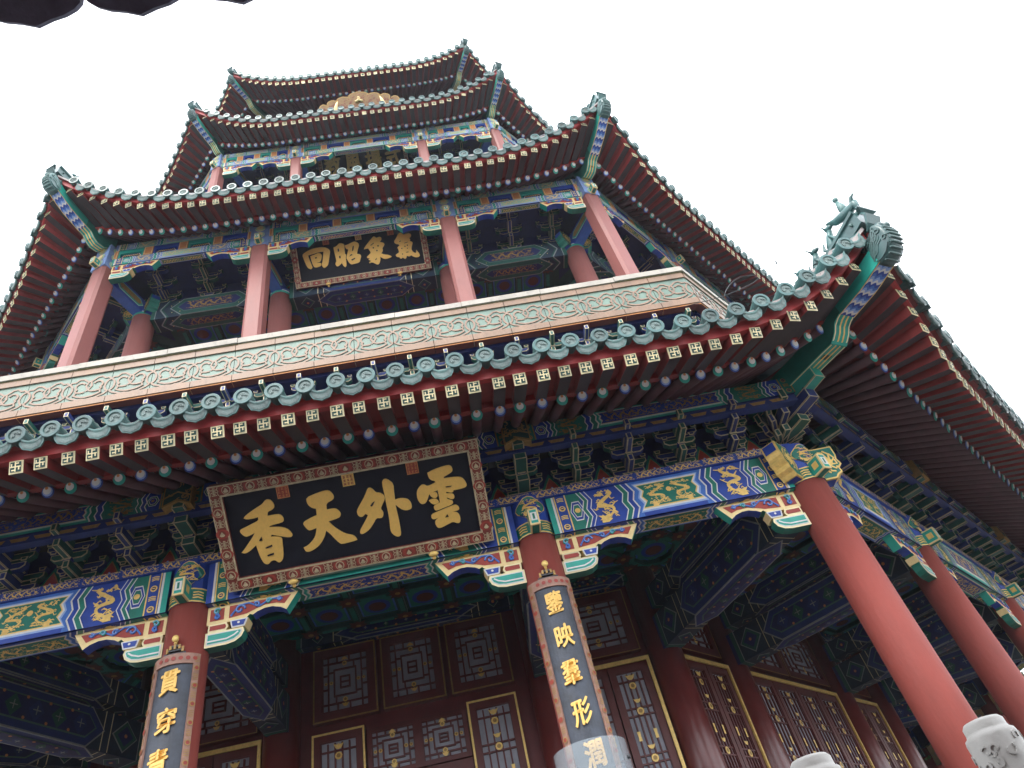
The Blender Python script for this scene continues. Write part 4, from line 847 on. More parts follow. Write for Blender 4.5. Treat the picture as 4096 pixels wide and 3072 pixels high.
def big_beam(mb, fr, L, v0, v1, s, dark=False):
    """blue and green beam painted with a lozenge panel"""
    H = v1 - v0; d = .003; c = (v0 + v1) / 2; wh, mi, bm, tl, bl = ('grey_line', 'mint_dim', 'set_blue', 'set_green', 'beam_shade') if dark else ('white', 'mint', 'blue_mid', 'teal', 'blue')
    mb.face([fr(0, v0, d), fr(L, v0, d), fr(L, v1, d), fr(0, v1, d)], bl)
    for dr in (1, -1):
        X = lambda x: x if dr == 1 else L - x
        B = lambda a, b, n, m: mb.face([fr(X(a), v0, n), fr(X(b), v0, n), fr(X(b), v1, n), fr(X(a), v1, n)], m)
        B(0, .07, 2 * d, tl); B(.07, .085, 2 * d, wh)
        if s == 'd':
            cx = X(.32); r = H * .42; mb.decal(fr, [(cx - r, c), (cx, c - r), (cx + r, c), (cx, c + r)], 3 * d, wh); mb.decal(fr, [(cx - r * .9, c), (cx, c - r * .9), (cx + r * .9, c), (cx, c + r * .9)], 5 * d, tl); mb.decal(fr, [(cx - r * .62, c), (cx, c - r * .62), (cx + r * .62, c), (cx, c + r * .62)], 7 * d, 'blue_dark'); mb.disc(fr, cx, c, .025, 9 * d, 'orange', 6)
            for x in (.55, .66): mb.ribbon(fr, [(X(x), v0), (X(x), v1)], .012, 3 * d, 'cream')
        for x, m in ((.75, wh), (.78, tl)) if s == 'd' else ((.16, wh), (.19, tl)):
            for j, (a, b) in enumerate((((x + .14, v0), (x, c)), ((x, c), (x + .14, v1)))): mb.ribbon(fr, [(X(a[0]), a[1]), (X(b[0]), b[1])], .03, (3 + j * .4) * d, m)
        x0 = .9 if s == 'd' else .3; Wd = (L / 2 - x0) * .42
        for t in range(14):
            an = t / 14 * 6.28; px, py = X(x0 + Wd * .5) + Wd * .36 * math.cos(an), c + H * .34 * math.sin(an); mb.disc(fr, px, py, .018, 3 * d, tl, 6); 
            if t % 3 == 0: mb.disc(fr, px * 1, py * 1, .011, 6 * d, 'gold', 5)
    pw = L * .22; P = [(L / 2 - pw - .14, c), (L / 2 - pw, c - H * .3), (L / 2 + pw, c - H * .3), (L / 2 + pw + .14, c), (L / 2 + pw, c + H * .3), (L / 2 - pw, c + H * .3)]
    O = inset(P, -.1); mb.decal(fr, O, 3 * d, wh); mb.decal(fr, inset(P, -.08), 5 * d, tl if s != 'd' else bm); mb.decal(fr, P, 7 * d, mi); mb.decal(fr, inset(P, .018), 9 * d, 'blue_dark')
    if s == 'd':
        n = 5
        for j in range(n):
            cx = L / 2 + (j - 2) * pw * .42; r = H * .27; mb.decal(fr, [(cx - r * .8, c), (cx, c - r), (cx + r * .8, c), (cx, c + r)], 11 * d, (bm, tl)[j % 2])
            for a in (0, 1.57): mb.ribbon(fr, [(cx - r * .4 * math.cos(a), c - r * .4 * math.sin(a)), (cx + r * .4 * math.cos(a), c + r * .4 * math.sin(a))], .012, 14 * d, wh)
            mb.disc(fr, cx + pw * .21, c + H * .24, .02, 14 * d, 'orange', 6); mb.disc(fr, cx + pw * .21, c - H * .24, .02, 14 * d, 'orange', 6)
    else: dragon(mb, fr, L / 2 - pw * .95, L / 2 + pw * .95, c - H * .26, c + H * .26, 11 * d, 'gold_dim')
def coffer(ap0, ap1, z, x0, x1, p):
    """coffered ceiling: red blossoms where the ribs cross, painted panels between"""
    mb = MB(); fr = UN(0, ap0, z); nx = int((x1 - x0) / p) + 1; ny = int((ap0 - ap1) / p) + 1; d = ap0 - ap1
    mb.face([fr(x0, 0, -.07), fr(x1, 0, -.07), fr(x1, d, -.07), fr(x0, d, -.07)], 'green_dark')
    ox = -nx // 2 * p
    for i in range(nx + 1):
        c = ox + i * p
        if not x0 < c < x1: continue
        mb.box(fr, c - .05, c + .05, 0, d, -.06, 0, 'green_dark'); 
        for j in range(ny + 1):
            y = .12 + j * p
            if y > d: continue
            if i == 0 or not x0 < c - p < x1: pass
            P = [(c + r * math.cos(a), y + r * math.sin(a)) for a, r in [(2 * math.pi * t / 16, (.13, .1, .17, .1)[t % 4]) for t in range(16)]]; mb.decal(fr, P, .006, 'ceil_red'); mb.disc(fr, c, y, .04, .012, 'gold_dim', 8)
            if y + p < d + .1: mb.decal(fr, [(c - .035, y + .16), (c + .035, y + .16), (c + .035, y + p - .16), (c - .035, y + p - .16)], .006, 'green')
            cx, cy = c + p / 2, y + p / 2
            if cx + p * .3 < x1 and cy + p * .3 < d:
                h = p * .37; mb.decal(fr, [(cx - h, cy - h), (cx + h, cy - h), (cx + h, cy + h), (cx - h, cy + h)], -.065, 'blue_mid'); mb.decal(fr, [(cx - h * .9, cy - h * .9), (cx + h * .9, cy - h * .9), (cx + h * .9, cy + h * .9), (cx - h * .9, cy + h * .9)], -.058, 'green'); mb.disc(fr, cx, cy, h * .75, -.05, 'blue', 14); mb.disc(fr, cx, cy, h * .5, -.043, 'ceil_red', 12)
    for j in range(ny + 1):
        y = .12 + j * p
        if y < d: mb.box(fr, x0, x1, y - .05, y + .05, -.061, -.001, 'green_dark'); [mb.decal(fr, [(ox + i * p + .17, y - .035), (ox + (i + 1) * p - .17, y - .035), (ox + (i + 1) * p - .17, y + .035), (ox + i * p + .17, y + .035)], .004, 'green') for i in range(nx) if x0 < ox + i * p and ox + (i + 1) * p < x1]
    return octo(mb.build('coffered_ceiling', tower))
gallery(9.4355, A2, 1.80, 7.895, 4.02, .32, 1., 10.33, 7.5, .21)
gallery(7.8931, A3, 1.77, 15.08, 12.4, .28, 1.05, 8.1, 15.6, .19)
# core of the top storey
mb = MB(); mb.loft([[rotk((-8.0 * T225, -8.0, z), k) for k in range(8)] for z in (14.2, 21.6)], 'wall_red', False); mb.build('top_wall', tower)
KS[:] = [1, 2, 7]
# ------------------------------------------------------------------ ground storey: inner wall, doors, cross beams, ceiling
SI = AI * T225 * 2
for x in (B1, -B1, SI / 2):
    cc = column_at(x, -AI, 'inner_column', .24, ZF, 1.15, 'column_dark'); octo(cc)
    mb = MB(); tx = SD / 2 if x == SI / 2 else x; p0 = Vector((x, -AI, 0)); p1 = Vector((tx, -A1 + .05, 0)); N = (p1 - p0).normalized(); U = N.cross(Vector((0, 0, 1))); f = AX(p0, U, (0, 0, 1), N); l = (p1 - p0).length
    for (va, vb, hw) in ((-.2, .28, .15), (.4, .72, .12)):
        mb.box(f, -hw, hw, va, vb, .1, l, 'blue_dark')
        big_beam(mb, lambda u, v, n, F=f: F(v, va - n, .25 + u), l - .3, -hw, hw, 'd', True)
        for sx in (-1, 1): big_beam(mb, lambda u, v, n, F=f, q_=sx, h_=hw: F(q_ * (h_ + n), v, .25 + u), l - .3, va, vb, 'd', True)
    octo(mb.build('cross_beam', tower))
coffer(A1 - .2, AI + .05, 1.12, -4.9, 4.9, .70)
mb = MB(); mb.box(FR(-SI / 2, AI - .02, 0), 0, SI, ZF, 1.2, -.15, -.06, 'wall_red'); octo(mb.build('inner_wall', tower), (1, 2, 6, 7))
mb = MB(); mb.box(FR(-SI / 2, AI, 0), .2, SI - .2, .98, 1.18, -.05, .12, 'blue_dark')
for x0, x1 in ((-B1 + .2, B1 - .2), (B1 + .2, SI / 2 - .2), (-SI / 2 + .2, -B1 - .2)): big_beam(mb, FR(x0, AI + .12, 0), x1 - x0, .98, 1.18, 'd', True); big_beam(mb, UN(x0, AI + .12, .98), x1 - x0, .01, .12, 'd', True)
octo(mb.build('wall_lintel', tower))
def lattice(mb, fr, u0, u1, v0, v1, kind='ring', t=.021):
    """glazing bars laid over paper panes; kind ring = nested squares, kind long = tall strips"""
    mb.face([fr(u0, v0, -.012), fr(u1, v0, -.012), fr(u1, v1, -.012), fr(u0, v1, -.012)], 'paper'); m = 'door_red'
    bar = lambda a, b, c_, d: mb.box(fr, a, b, c_, d, -.011, .014 + mb.eps(), m)
    W, H = u1 - u0, v1 - v0; h2 = t / 2
    def hb(u, v, l): bar(u - l / 2, u + l / 2, v - h2, v + h2)
    def vb(u, v, l): bar(u - h2, u + h2, v - l / 2, v + l / 2)
    orn = lambda u, v, r: (mb.disc(fr, u, v, r, .022, 'gold', 10), mb.disc(fr, u, v, r * .55, .028, 'gold_dim', 8))
    bat = lambda u, v, r, s_=1: mb.decal(fr, [(u - r, v + r * .5 * s_), (u - r * .3, v + r * .3 * s_), (u, v + r * .5 * s_), (u + r * .3, v + r * .3 * s_), (u + r, v + r * .5 * s_), (u + r * .55, v - r * .35 * s_), (u, v - r * .6 * s_), (u - r * .55, v - r * .35 * s_)][::s_], .022, 'gold')
    cu, cv = (u0 + u1) / 2, (v0 + v1) / 2
    if kind == 'ring':
        for f in (.0, .26, .52, .8):
            a, b, c_, d = u0 + W / 2 * f, u1 - W / 2 * f, v0 + H / 2 * f, v1 - H / 2 * f
            if b - a > .05: hb(cu, c_, b - a + t); hb(cu, d, b - a + t); vb(a, cv, d - c_); vb(b, cv, d - c_)
        for q in (.13, .33, .6, .87):
            for v in (v0 + H * .065, v1 - H * .065): vb(u0 + W * q, v, H * .13)
        for q in (.13, .4, .66, .87):
            for u in (u0 + W * .065, u1 - W * .065): hb(u, v0 + H * q, W * .13)
        for s_ in (-1, 1): vb(cu + s_ * W * .2, cv + s_ * H * .31, H * .13); hb(cu + s_ * W * .31, cv - s_ * H * .2, W * .13)
        hb(cu, cv, W * .2)
        for s_ in (-1, 1): orn(cu, cv + s_ * H * .33, .035); bat(cu, cv + s_ * H * .42, .05, -s_); orn(cu + s_ * W * .3, cv, .026); orn(cu + s_ * W * .42, cv, .022)
    else:
        for f in (0, 1): vb(u0 + W * f, cv, H); hb(cu, v0 + H * f, W)
        for f in (.2, .4, .6, .8): vb(u0 + W * f, cv, H * .98)
        n = max(2, int(H / .55))
        for j in range(1, n):
            v = v0 + H * j / n; hb(cu, v, W); hb(cu, v + .1, W); orn(cu, v + .05, .05); bat(cu, v + .19, .055, 1)
            for s_ in (-1, 1): mb.decal(fr, [(cu + s_ * W * .3 - .025, v - .32), (cu + s_ * W * .3 + .025, v - .32), (cu + s_ * W * .3 + .018, v - .26), (cu + s_ * W * .3 + .025, v - .2), (cu + s_ * W * .3 - .025, v - .2), (cu + s_ * W * .3 - .018, v - .26)], .022, 'gold')
        orn(cu, v1 - .2, .05); bat(cu, v1 - .08, .07, 1); hb(cu, v1 - .13, W)
def frame_box(mb, fr, u0, u1, v0, v1, t, n0, n1, m, gold=None, gt=.02, sides='lrtb'):
    for s_, q in (('l', (u0, u0 + t, v0, v1)), ('r', (u1 - t, u1, v0, v1)), ('t', (u0 + t, u1 - t, v1 - t, v1)), ('b', (u0 + t, u1 - t, v0, v0 + t))):
        if s_ in sides: mb.box(fr, *q, n0, n1, m)
    if gold:
        mb.ring(fr, [(u0, v0), (u1, v0), (u1, v1), (u0, v1)], gt, n1 + .006, gold)
def window(x0, x1, z0, z1, kind, gold, name='lattice_window', t=.13, gt=.02):
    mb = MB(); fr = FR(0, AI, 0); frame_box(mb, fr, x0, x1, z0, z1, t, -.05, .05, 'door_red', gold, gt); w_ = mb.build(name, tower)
    mb = MB(); lattice(mb, FR(0, AI + .02, 0), x0 + t, x1 - t, z0 + t, z1 - t, kind); mb.build('lattice', w_); return w_
for x0, x1 in ((-1.405, -.505), (-.43, .45), (.53, 1.41)): window(x0, x1, -.12, .925, 'ring', 'gold_dim', gt=.022)
window(-.68, 0.0, -.95, -.33, 'ring', None, 'door_light', .055); window(.0, .68, -.95, -.33, 'ring', None, 'door_light', .055)
for x0, x1 in ((-1.42, -.71), (.7, 1.395)): octo(window(x0, x1, -3.4, -.265, 'long', 'gold', 'door_leaf', .115, .028), ())
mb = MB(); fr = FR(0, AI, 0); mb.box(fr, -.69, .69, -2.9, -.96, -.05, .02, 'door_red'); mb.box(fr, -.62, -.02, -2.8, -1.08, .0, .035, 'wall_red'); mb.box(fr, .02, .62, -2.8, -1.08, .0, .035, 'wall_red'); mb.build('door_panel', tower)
def face_windows(ks, x0, x1, leaves, first):
    """transom row over tall leaves, in one gilded opening"""
    n = 2 if leaves > 2 else 1; out = []
    for j in range(n): out.append(window(x0 + (x1 - x0) * j / n + .02, x0 + (x1 - x0) * (j + 1) / n - .02, -.06, .9, 'ring', 'gold_dim', gt=.014))
    for j in range(leaves): out.append(window(x0 + (x1 - x0) * j / leaves + .01, x0 + (x1 - x0) * (j + 1) / leaves - .01, -3.4, -.24, 'long', None, 'door_leaf', .09))
    mb = MB(); fr = FR(0, AI + .05, 0)
    for a, b, c_, d in ((x0 - .05, x0 - .005, -3.5, -.17), (x1 + .005, x1 + .05, -3.5, -.17), (x0 - .005, x1 + .005, -.225, -.17)): mb.box(fr, a, b, c_, d, 0, .03, 'gold')
    out.append(mb.build('gilded_trim', tower))
    for o in out:
        if not first: o.rotation_euler.z = R_(45 * ks[0]); octo(o, ks[1:])
        else: octo(o, ks)
face_windows((1, 2, 7), B1 + .3, SI / 2 - .32, 2, True); face_windows((1, 2, 7), -SI / 2 + .32, -B1 - .3, 2, True)
face_windows((1, 2, 7), -B1 + .3, B1 - .3, 4, False)
# ------------------------------------------------------------------ boards and couplets
def glyph(ch, bold=.02):
    cu = bpy.data.curves.new('g', 'FONT'); cu.body = ch; cu.size = 1; cu.offset = bold; cu.resolution_u = 3
    o = bpy.data.objects.new('g', cu); col.objects.link(o); dg = bpy.context.evaluated_depsgraph_get(); me = o.evaluated_get(dg).to_mesh()
    P = [(v.co.x, v.co.y) for v in me.vertices]; F = [tuple(p.vertices) for p in me.polygons]
    o.evaluated_get(dg).to_mesh_clear(); bpy.data.objects.remove(o); bpy.data.curves.remove(cu)
    if P:
        xs = [p[0] for p in P]; ys = [p[1] for p in P]; cx, cy = (min(xs) + max(xs)) / 2, (min(ys) + max(ys)) / 2; sx = max(xs) - min(xs) or 1; sy = max(ys) - min(ys) or 1
        P = [((x - cx) / sx, (y - cy) / sy) for x, y in P]
    return P, F
def put_glyph(mb, fr, ch, u, v, w_, h, n, m, bold=.02, shear=0., rise=.1):
    P, F = glyph(ch, bold); T = [(u + x * w_ + shear * y * h, v + y * h + rise * x * w_) for x, y in P]
    i = mb.pts([fr(a, b, n) for a, b in T]); [mb.idx([i + q for q in f], m) for f in F]
    edges = {}
    for f in F:
        for a, b in zip(f, f[1:] + f[:1]): edges[(a, b)] = edges.get((a, b), 0) + 1
    b0 = mb.pts([fr(a, b, n - .012) for a, b in T])
    for (a, b) in edges:
        if (b, a) not in edges: mb.idx((i + a, b0 + a, b0 + b, i + b), m)
def dec(s): return [(q[0] == 'h', [tuple(int(c) / 1000 for c in p.split(',')) for p in q[1:].split()]) for q in s.split(';')]
def smooth(P):
    out = []; k = len(P)
    for j in range(k):
        a, b, c = P[j - 1], P[j], P[(j + 1) % k]; d1 = (b[0] - a[0], b[1] - a[1]); d2 = (c[0] - b[0], c[1] - b[1]); l = (math.hypot(*d1) * math.hypot(*d2)) or 1e-9
        if (d1[0] * d2[0] + d1[1] * d2[1]) / l < .35: out.append(b)
        else: out += [(b[0] * .75 + a[0] * .25, b[1] * .75 + a[1] * .25), (b[0] * .75 + c[0] * .25, b[1] * .75 + c[1] * .25)]
    return out
CH1 = 'g-854,873 -825,876 -796,862 -776,819 -777,783 -802,761 -853,747 -861,706 -821,707 -769,706 -731,696 -710,658 -712,625 -733,611 -858,603 -867,587 -822,581 -762,569 -709,547 -675,515 -654,471 -658,451 -680,443 -726,455 -780,477 -860,507 -870,484 -836,484 -787,471 -762,450 -769,400 -777,311 -785,263 -803,221 -833,203 -849,209 -877,240 -918,236 -941,210 -969,210 -993,233 -1011,291 -1023,361 -1029,429 -1056,410 -1102,380 -1151,363 -1187,379 -1160,401 -1096,467 -1053,512 -1018,557 -1100,531 -1131,549 -1159,591 -1154,617 -1121,626 -1031,653 -958,677 -954,713 -1003,707 -1065,709 -1096,726 -1087,742 -1042,769 -967,805 -892,836;h-959,509 -993,467 -954,465;h-944,384 -937,374 -872,385 -871,406 -928,393;h-939,304 -936,291 -872,299 -868,320 -927,311;g-447,818 -365,841 -257,859 -212,853 -184,818 -171,776 -185,748 -263,721 -269,656 -231,657 -185,654 -155,630 -138,596 -142,567 -165,547 -275,532 -237,473 -188,420 -128,368 -57,341 -33,312 -23,282 -63,275 -182,268 -208,286 -249,346 -284,406 -315,442 -342,381 -377,333 -422,293 -474,267 -528,253 -558,265 -570,308 -527,320 -474,358 -437,400 -417,445 -404,488 -475,472 -500,492 -527,546 -526,567 -500,583 -432,606 -378,619 -372,688 -408,701 -437,731 -452,773;g177,797 204,801 227,781 257,735 288,731 319,708 335,681 329,645 301,608 271,558 289,527 291,499 275,466 251,461 212,472 172,419 122,367 69,338 35,331 18,345 23,375 61,422 115,491 132,519 109,537 75,512 49,515 30,539 26,582 51,620 103,683 142,736;h227,653 199,643 173,615 180,604 194,604 218,636;g332,827 349,858 377,864 408,843 447,793 438,709 434,624 477,633 529,624 567,605 588,570 593,526 581,497 529,490 485,510 455,541 428,574 430,503 434,428 435,329 432,249 411,232 382,235 346,267 328,314 337,398 340,496 336,607 338,680 336,705;g811,842 881,866 967,880 1034,885 1062,874 1076,841 1071,814 1049,797 972,769 972,753 1053,751 1123,741 1160,726 1186,681 1196,636 1174,616 1113,609 1047,610 1041,592 1019,587 968,609 968,589 1006,584 1040,571 1047,542 1037,519 1012,516 965,548 969,526 1000,514 1021,497 1020,473 990,457 928,447 840,426 818,438 812,470 827,489 885,508 887,573 884,641 834,632 790,616 771,577 745,533 707,522 681,539 662,586 663,641 676,682 705,713 738,732 766,722 784,702 831,713 875,726 872,745 838,757 814,790;g795,612 822,629 858,628 875,606 872,576 852,562 823,570 803,589;g775,549 804,561 840,560 867,543 877,513 853,499 823,496 796,514;h972,667 1038,664 1033,654 973,656;g775,397 851,416 938,436 1032,455 1060,443 1076,412 1066,389 1002,385 1047,368 1066,333 1068,289 1055,254 1027,252 986,278 933,263 869,242 832,237 810,254 797,300 811,328 845,349 789,339 769,361;h938,374 912,339 952,343'
CH2 = 'g-1121,678 -1063,721 -978,754 -895,774 -807,783 -697,772 -639,749 -594,712 -578,676 -592,618 -617,529 -643,434 -666,385 -727,342 -756,354 -775,396 -773,436 -750,485 -728,580 -707,683 -783,689 -884,672 -1010,656 -1002,579 -983,497 -964,408 -965,382 -995,360 -1030,379 -1061,417 -1082,487 -1105,589;g-971,627 -888,646 -811,670 -770,654 -747,617 -765,553 -793,485 -862,477 -858,466 -797,463 -779,437 -793,399 -851,383 -900,381 -929,395 -947,445 -963,546;h-888,583 -853,588 -847,564 -879,556;g-504,734 -439,753 -389,802 -345,801 -299,777 -285,748 -298,677 -300,557 -282,557 -300,477 -300,391 -306,326 -332,297 -361,315 -390,392 -435,354 -475,334 -504,349 -518,400 -486,435 -493,555 -503,657;h-430,688 -402,693 -401,633 -430,628;h-421,537 -392,542 -394,489 -422,489;g-280,740 -222,751 -149,779 -84,794 -37,775 -4,729 -14,677 -47,609 -71,530 -14,514 5,474 -23,412 -36,368 -71,343 -159,335 -210,330 -242,362 -270,426 -290,482 -256,563 -224,651 -271,672;h-133,697 -104,702 -128,609 -158,594;h-181,544 -157,517 -229,495;h-198,427 -117,454 -120,428 -186,402;g273,817 302,839 331,825 352,798 405,813 441,804 451,768 430,731 394,703 455,690 488,661 486,628 437,576 438,522 425,497 395,469 446,434 542,408 590,370 571,350 467,330 409,360 367,407 365,347 340,278 304,244 263,264 196,315 141,301 134,318 182,344 142,369 131,379 171,399 111,415 108,436 151,469 200,507 188,549 160,611 75,605 95,638 148,696 207,754;h212,663 287,704 292,693 223,651;h278,598 272,587 261,584 250,591 248,603 254,614 266,617 276,610;h377,622 370,610 357,607 346,614 343,628 350,640 363,643 374,636;h338,528 332,517 321,514 311,521 308,533 314,544 326,547 336,540;h257,345 294,385 296,358 268,336;g686,676 724,717 773,790 812,835 855,825 886,779 958,794 1015,792 1041,761 1029,722 992,694 1009,658 988,631 1041,605 1039,572 1011,516 996,445 1019,394 1064,360 1081,384 1088,429 1113,385 1141,327 1139,294 1100,270 1050,275 1004,302 971,334 930,311 884,339 871,297 842,275 798,316 776,293 751,297 732,337 701,335 674,363 675,393 713,410 746,425 744,486 729,535 776,568 762,603 719,610 687,643;h870,603 948,617 953,608 881,592;h782,647 817,665 821,654 793,635;h894,528 888,519 878,516 869,522 867,533 872,542 883,545 891,539;h944,544 938,534 928,531 919,537 917,548 922,558 932,560 941,555;h933,482 929,475 921,473 915,477 913,485 917,492 925,494 931,489;h824,493 818,484 809,482 801,487 799,497 804,505 813,508 821,503;h820,376 815,367 806,365 798,370 796,380 801,389 810,391 818,386;h880,410 933,411 931,395 881,398'
def board(name, label, xc, ap, zb, tilt, W, H, bw, glyphs_=None, text=None, seals=True):
    root = empty(name, (xc, -ap, zb + ZS), label, 'plaque'); org = (xc, -ap, zb + ZS); fr = BOARD(xc, ap, zb, tilt)
    mb = MB(); mb.box(fr, -W / 2 + bw, W / 2 - bw, bw, H - bw, -.06, -.002, 'navy'); mb.build('panel', root, org)
    mb = MB(); h = W / 2
    for q in ((-h, -h + bw, 0, H), (h - bw, h, 0, H), (-h + bw, h - bw, 0, bw), (-h + bw, h - bw, H - bw, H)): mb.box(fr, *q, -.08, .03, 'frame_brown')
    mb.ring(fr, [(-h, 0), (h, 0), (h, H), (-h, H)], bw * .1, .034, 'edge_line'); mb.ring(fr, [(-h + bw * .84, bw * .84), (h - bw * .84, bw * .84), (h - bw * .84, H - bw * .84), (-h + bw * .84, H - bw * .84)], bw * .16, .034, 'edge_line')
    def motif(u, v, t, a):     # peach in a ring, or longevity sign
        c_, s_ = math.cos(a), math.sin(a); g = lambda x, y, n: fr(u + x * c_ - y * s_, v + x * s_ + y * c_, n); r = bw * .36
        if t:
            mb.disc(g, 0, 0, r * 1.5, .034, 'red_paint', 12, r * 1.08); mb.disc(g, 0, 0, r, .038, 'edge_line', 14); mb.disc(g, 0, 0, r * .82, .044, 'frame_brown', 12); mb.decal(g, [(-r * .6, -r * .25), (0, r * .6), (r * .6, -r * .25), (r * .3, -r * .55), (-r * .3, -r * .55)], .05, 'edge_line')
        else:
            for y, x in ((.75, .3), (.42, .65), (.12, .4), (-.18, .65), (-.5, .35), (-.85, .6)): mb.ribbon(g, [(-x * r, y * r), (x * r, y * r)], r * .17, .038, 'edge_line')
            mb.ribbon(g, [(0, -r * .85), (0, r * .95)], r * .17, .043, 'edge_line')
            for sx in (-1, 1): mb.ribbon(g, [(sx * r * .95, r), (sx * r * .7, r * .4), (sx * r * .95, 0), (sx * r * .7, -r * .4), (sx * r * .95, -r)], r * .14, .038, 'edge_line')
    nx = int(W / (bw * .97)) | 1; ny = int((H - bw) / (bw * .97)) | 1
    for j in range(nx):
        for v in (bw * .47, H - bw * .47): motif(-h + W * (j + .5) / nx, v, j % 2, 0)
    for j in range(1, ny):
        for u in (-h + bw * .47, h - bw * .47): motif(u, bw * .5 + (H - bw) * j / ny, j % 2, 0)
    mb.build('frame', root, org)
    if glyphs_:
        groups, cur = [], None
        for hole, P in dec(glyphs_):
            (groups.append([[P], []]) if not hole else groups[-1][1].append(P))
        merged = []
        for g in groups:           # strokes of one character lie within its quarter of the board
            c = sum(p[0] for p in g[0][0]) / len(g[0][0]); q = min(3, max(0, int((c + h - bw) / ((W - 2 * bw) / 4))))
            for m_ in merged:
                if m_[0] == q: m_[1] += g[0]; m_[2] += g[1]; break
            else: merged.append([q, list(g[0]), list(g[1])])
        for q, S_, Hs in merged:
            mb = MB()
            for P in S_: mb.prism(fr, smooth(P), -.001, .014 + mb.eps(), 'gold_leaf')
            for P in Hs: mb.decal(fr, smooth(P), .021, 'navy')
            mb.build('character', root, org)
    if text:
        n = len(text)
        for j, ch in enumerate(text):
            mb = MB()
            for q, (du, dv) in enumerate(((-.02, 0), (.02, .005), (0, .02), (0, -.02), (.012, .012), (-.012, -.012))): put_glyph(mb, fr, ch, -h + bw + (W - 2 * bw) * (j + .5) / n + du, H * .5 + dv, (W - 2 * bw) / n * .74, H * .6, .012 + q * .0008, 'gold', 0.)  # lighter gold than the other boards, making up for the shade here
            mb.build('character', root, org)
    if seals:
        for u, m, ink in ((-.665, 'red_paint', 'orange'), (0, 'gold', 'red_paint'), (.665, 'red_paint', 'orange')):
            mb = MB(); u *= W / 2.76; s_ = .062; v = H - bw - s_ - .005; mb.box(fr, u - s_, u + s_, v - s_, v + s_, 0, .008, m); mb.ring(fr, [(u - s_, v - s_), (u + s_, v - s_), (u + s_, v + s_), (u - s_, v + s_)], .008, .011, m if m == 'gold' else ink)
            for a in range(3):
                for b in range(3):
                    x, y = u + (a - 1) * .036, v + (b - 1) * .036
                    for e in (-.01, 0, .01): mb.ribbon(fr, [(x - .012, y + e), (x, y + e + random.uniform(-.004, .004)), (x + .012, y + e)], .0045, .012, ink)
                    mb.ribbon(fr, [(x + random.uniform(-.01, .01), y - .013), (x, y + .013)], .0045, .014, ink)
            mb.build('seal', root, org)
    for u in (-.52, .52):
        mb = MB(); uu = u * W / 2.76 * 1.4; mb.ball(fr(uu, -.01, .06), .045, 'gold', 8, 5, (1.2, .7, .6)); mb.ball(fr(uu, -.055, .05), .022, 'gold', 6, 4); mb.tube([fr(uu, -.03, .05), fr(uu, -.02, -.12)], .014, 'gold', 6); mb.build('hook', root, org)
    return root
board('name_plaque', 'large black plaque with four gold characters and three seals above the lowest columns', .004, A1 + .22, .022, 50.3, 2.761, 1.113, .125, CH1)
board('name_plaque', 'black plaque with four gold characters hanging inside the second storey gallery', .012, 10.55, 7.468, 34.6, 2.65, 1.06, .115, CH2)
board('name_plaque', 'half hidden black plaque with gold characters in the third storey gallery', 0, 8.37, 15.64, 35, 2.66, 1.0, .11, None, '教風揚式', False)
# carved gilt plaque under the top eave
root = empty('carved_plaque', (.1, -8.9, 18.5 + ZS), 'gilded openwork carved plaque with scalloped top under the topmost eave', 'plaque'); org = (.1, -8.9, 18.5 + ZS); fr = BOARD(.1, 8.9, 18.84, 32)
mb = MB(); top = []
for cx, cy, rx, ry in ((-1.16, .3, .17, .2), (-.86, .44, .2, .17), (-.5, .54, .24, .15), (.0, .62, .36, .19), (.48, .56, .24, .15), (.84, .46, .2, .17), (1.16, .3, .17, .2)):
    top += [(cx - rx * math.cos(a), cy + ry * math.sin(a)) for a in (.35, .9, 1.57, 2.24, 2.79)]
P = [(-1.25, -.3), (1.25, -.3)] + top[::-1]; mb.prism(fr, P, -.08, 0, 'gilt_wood'); mb.ring(fr, P, .035, .004, 'gold_dim')
for _ in range(330):
    u = random.uniform(-1.15, 1.15); v = random.uniform(-.1, .36 + .3 * (1 - abs(u) / 1.2)); a = random.random() * 6.28; l = random.uniform(.02, .05); mb.ribbon(fr, [(u, v), (u + l * math.cos(a), v + l * math.sin(a)), (u + l * math.cos(a) + l * math.sin(a), v + l * math.sin(a))], .024, .004, 'frame_brown')
mb.build('carved_board', root, org)
for sx, u in ((-1, -.75), (1, .75)):
    mb = MB(); mb.tube([fr(u, -.1, .02), fr(u + sx * .05, .15, .07), fr(u - sx * .02, .35, .09), fr(u - sx * .06, .5, .05)], [.07, .075, .05, .01], 'gold_pale', 8); mb.build('dragon_figure', root, org)
mb = MB(); mb.tube([fr(-.12, .42, .03), fr(0, .46, .06), fr(.12, .42, .03)], .04, 'gold_pale', 7); mb.ball(fr(0, .54, .05), .05, 'gold_pale', 8, 5); mb.build('dragon_figure', root, org)
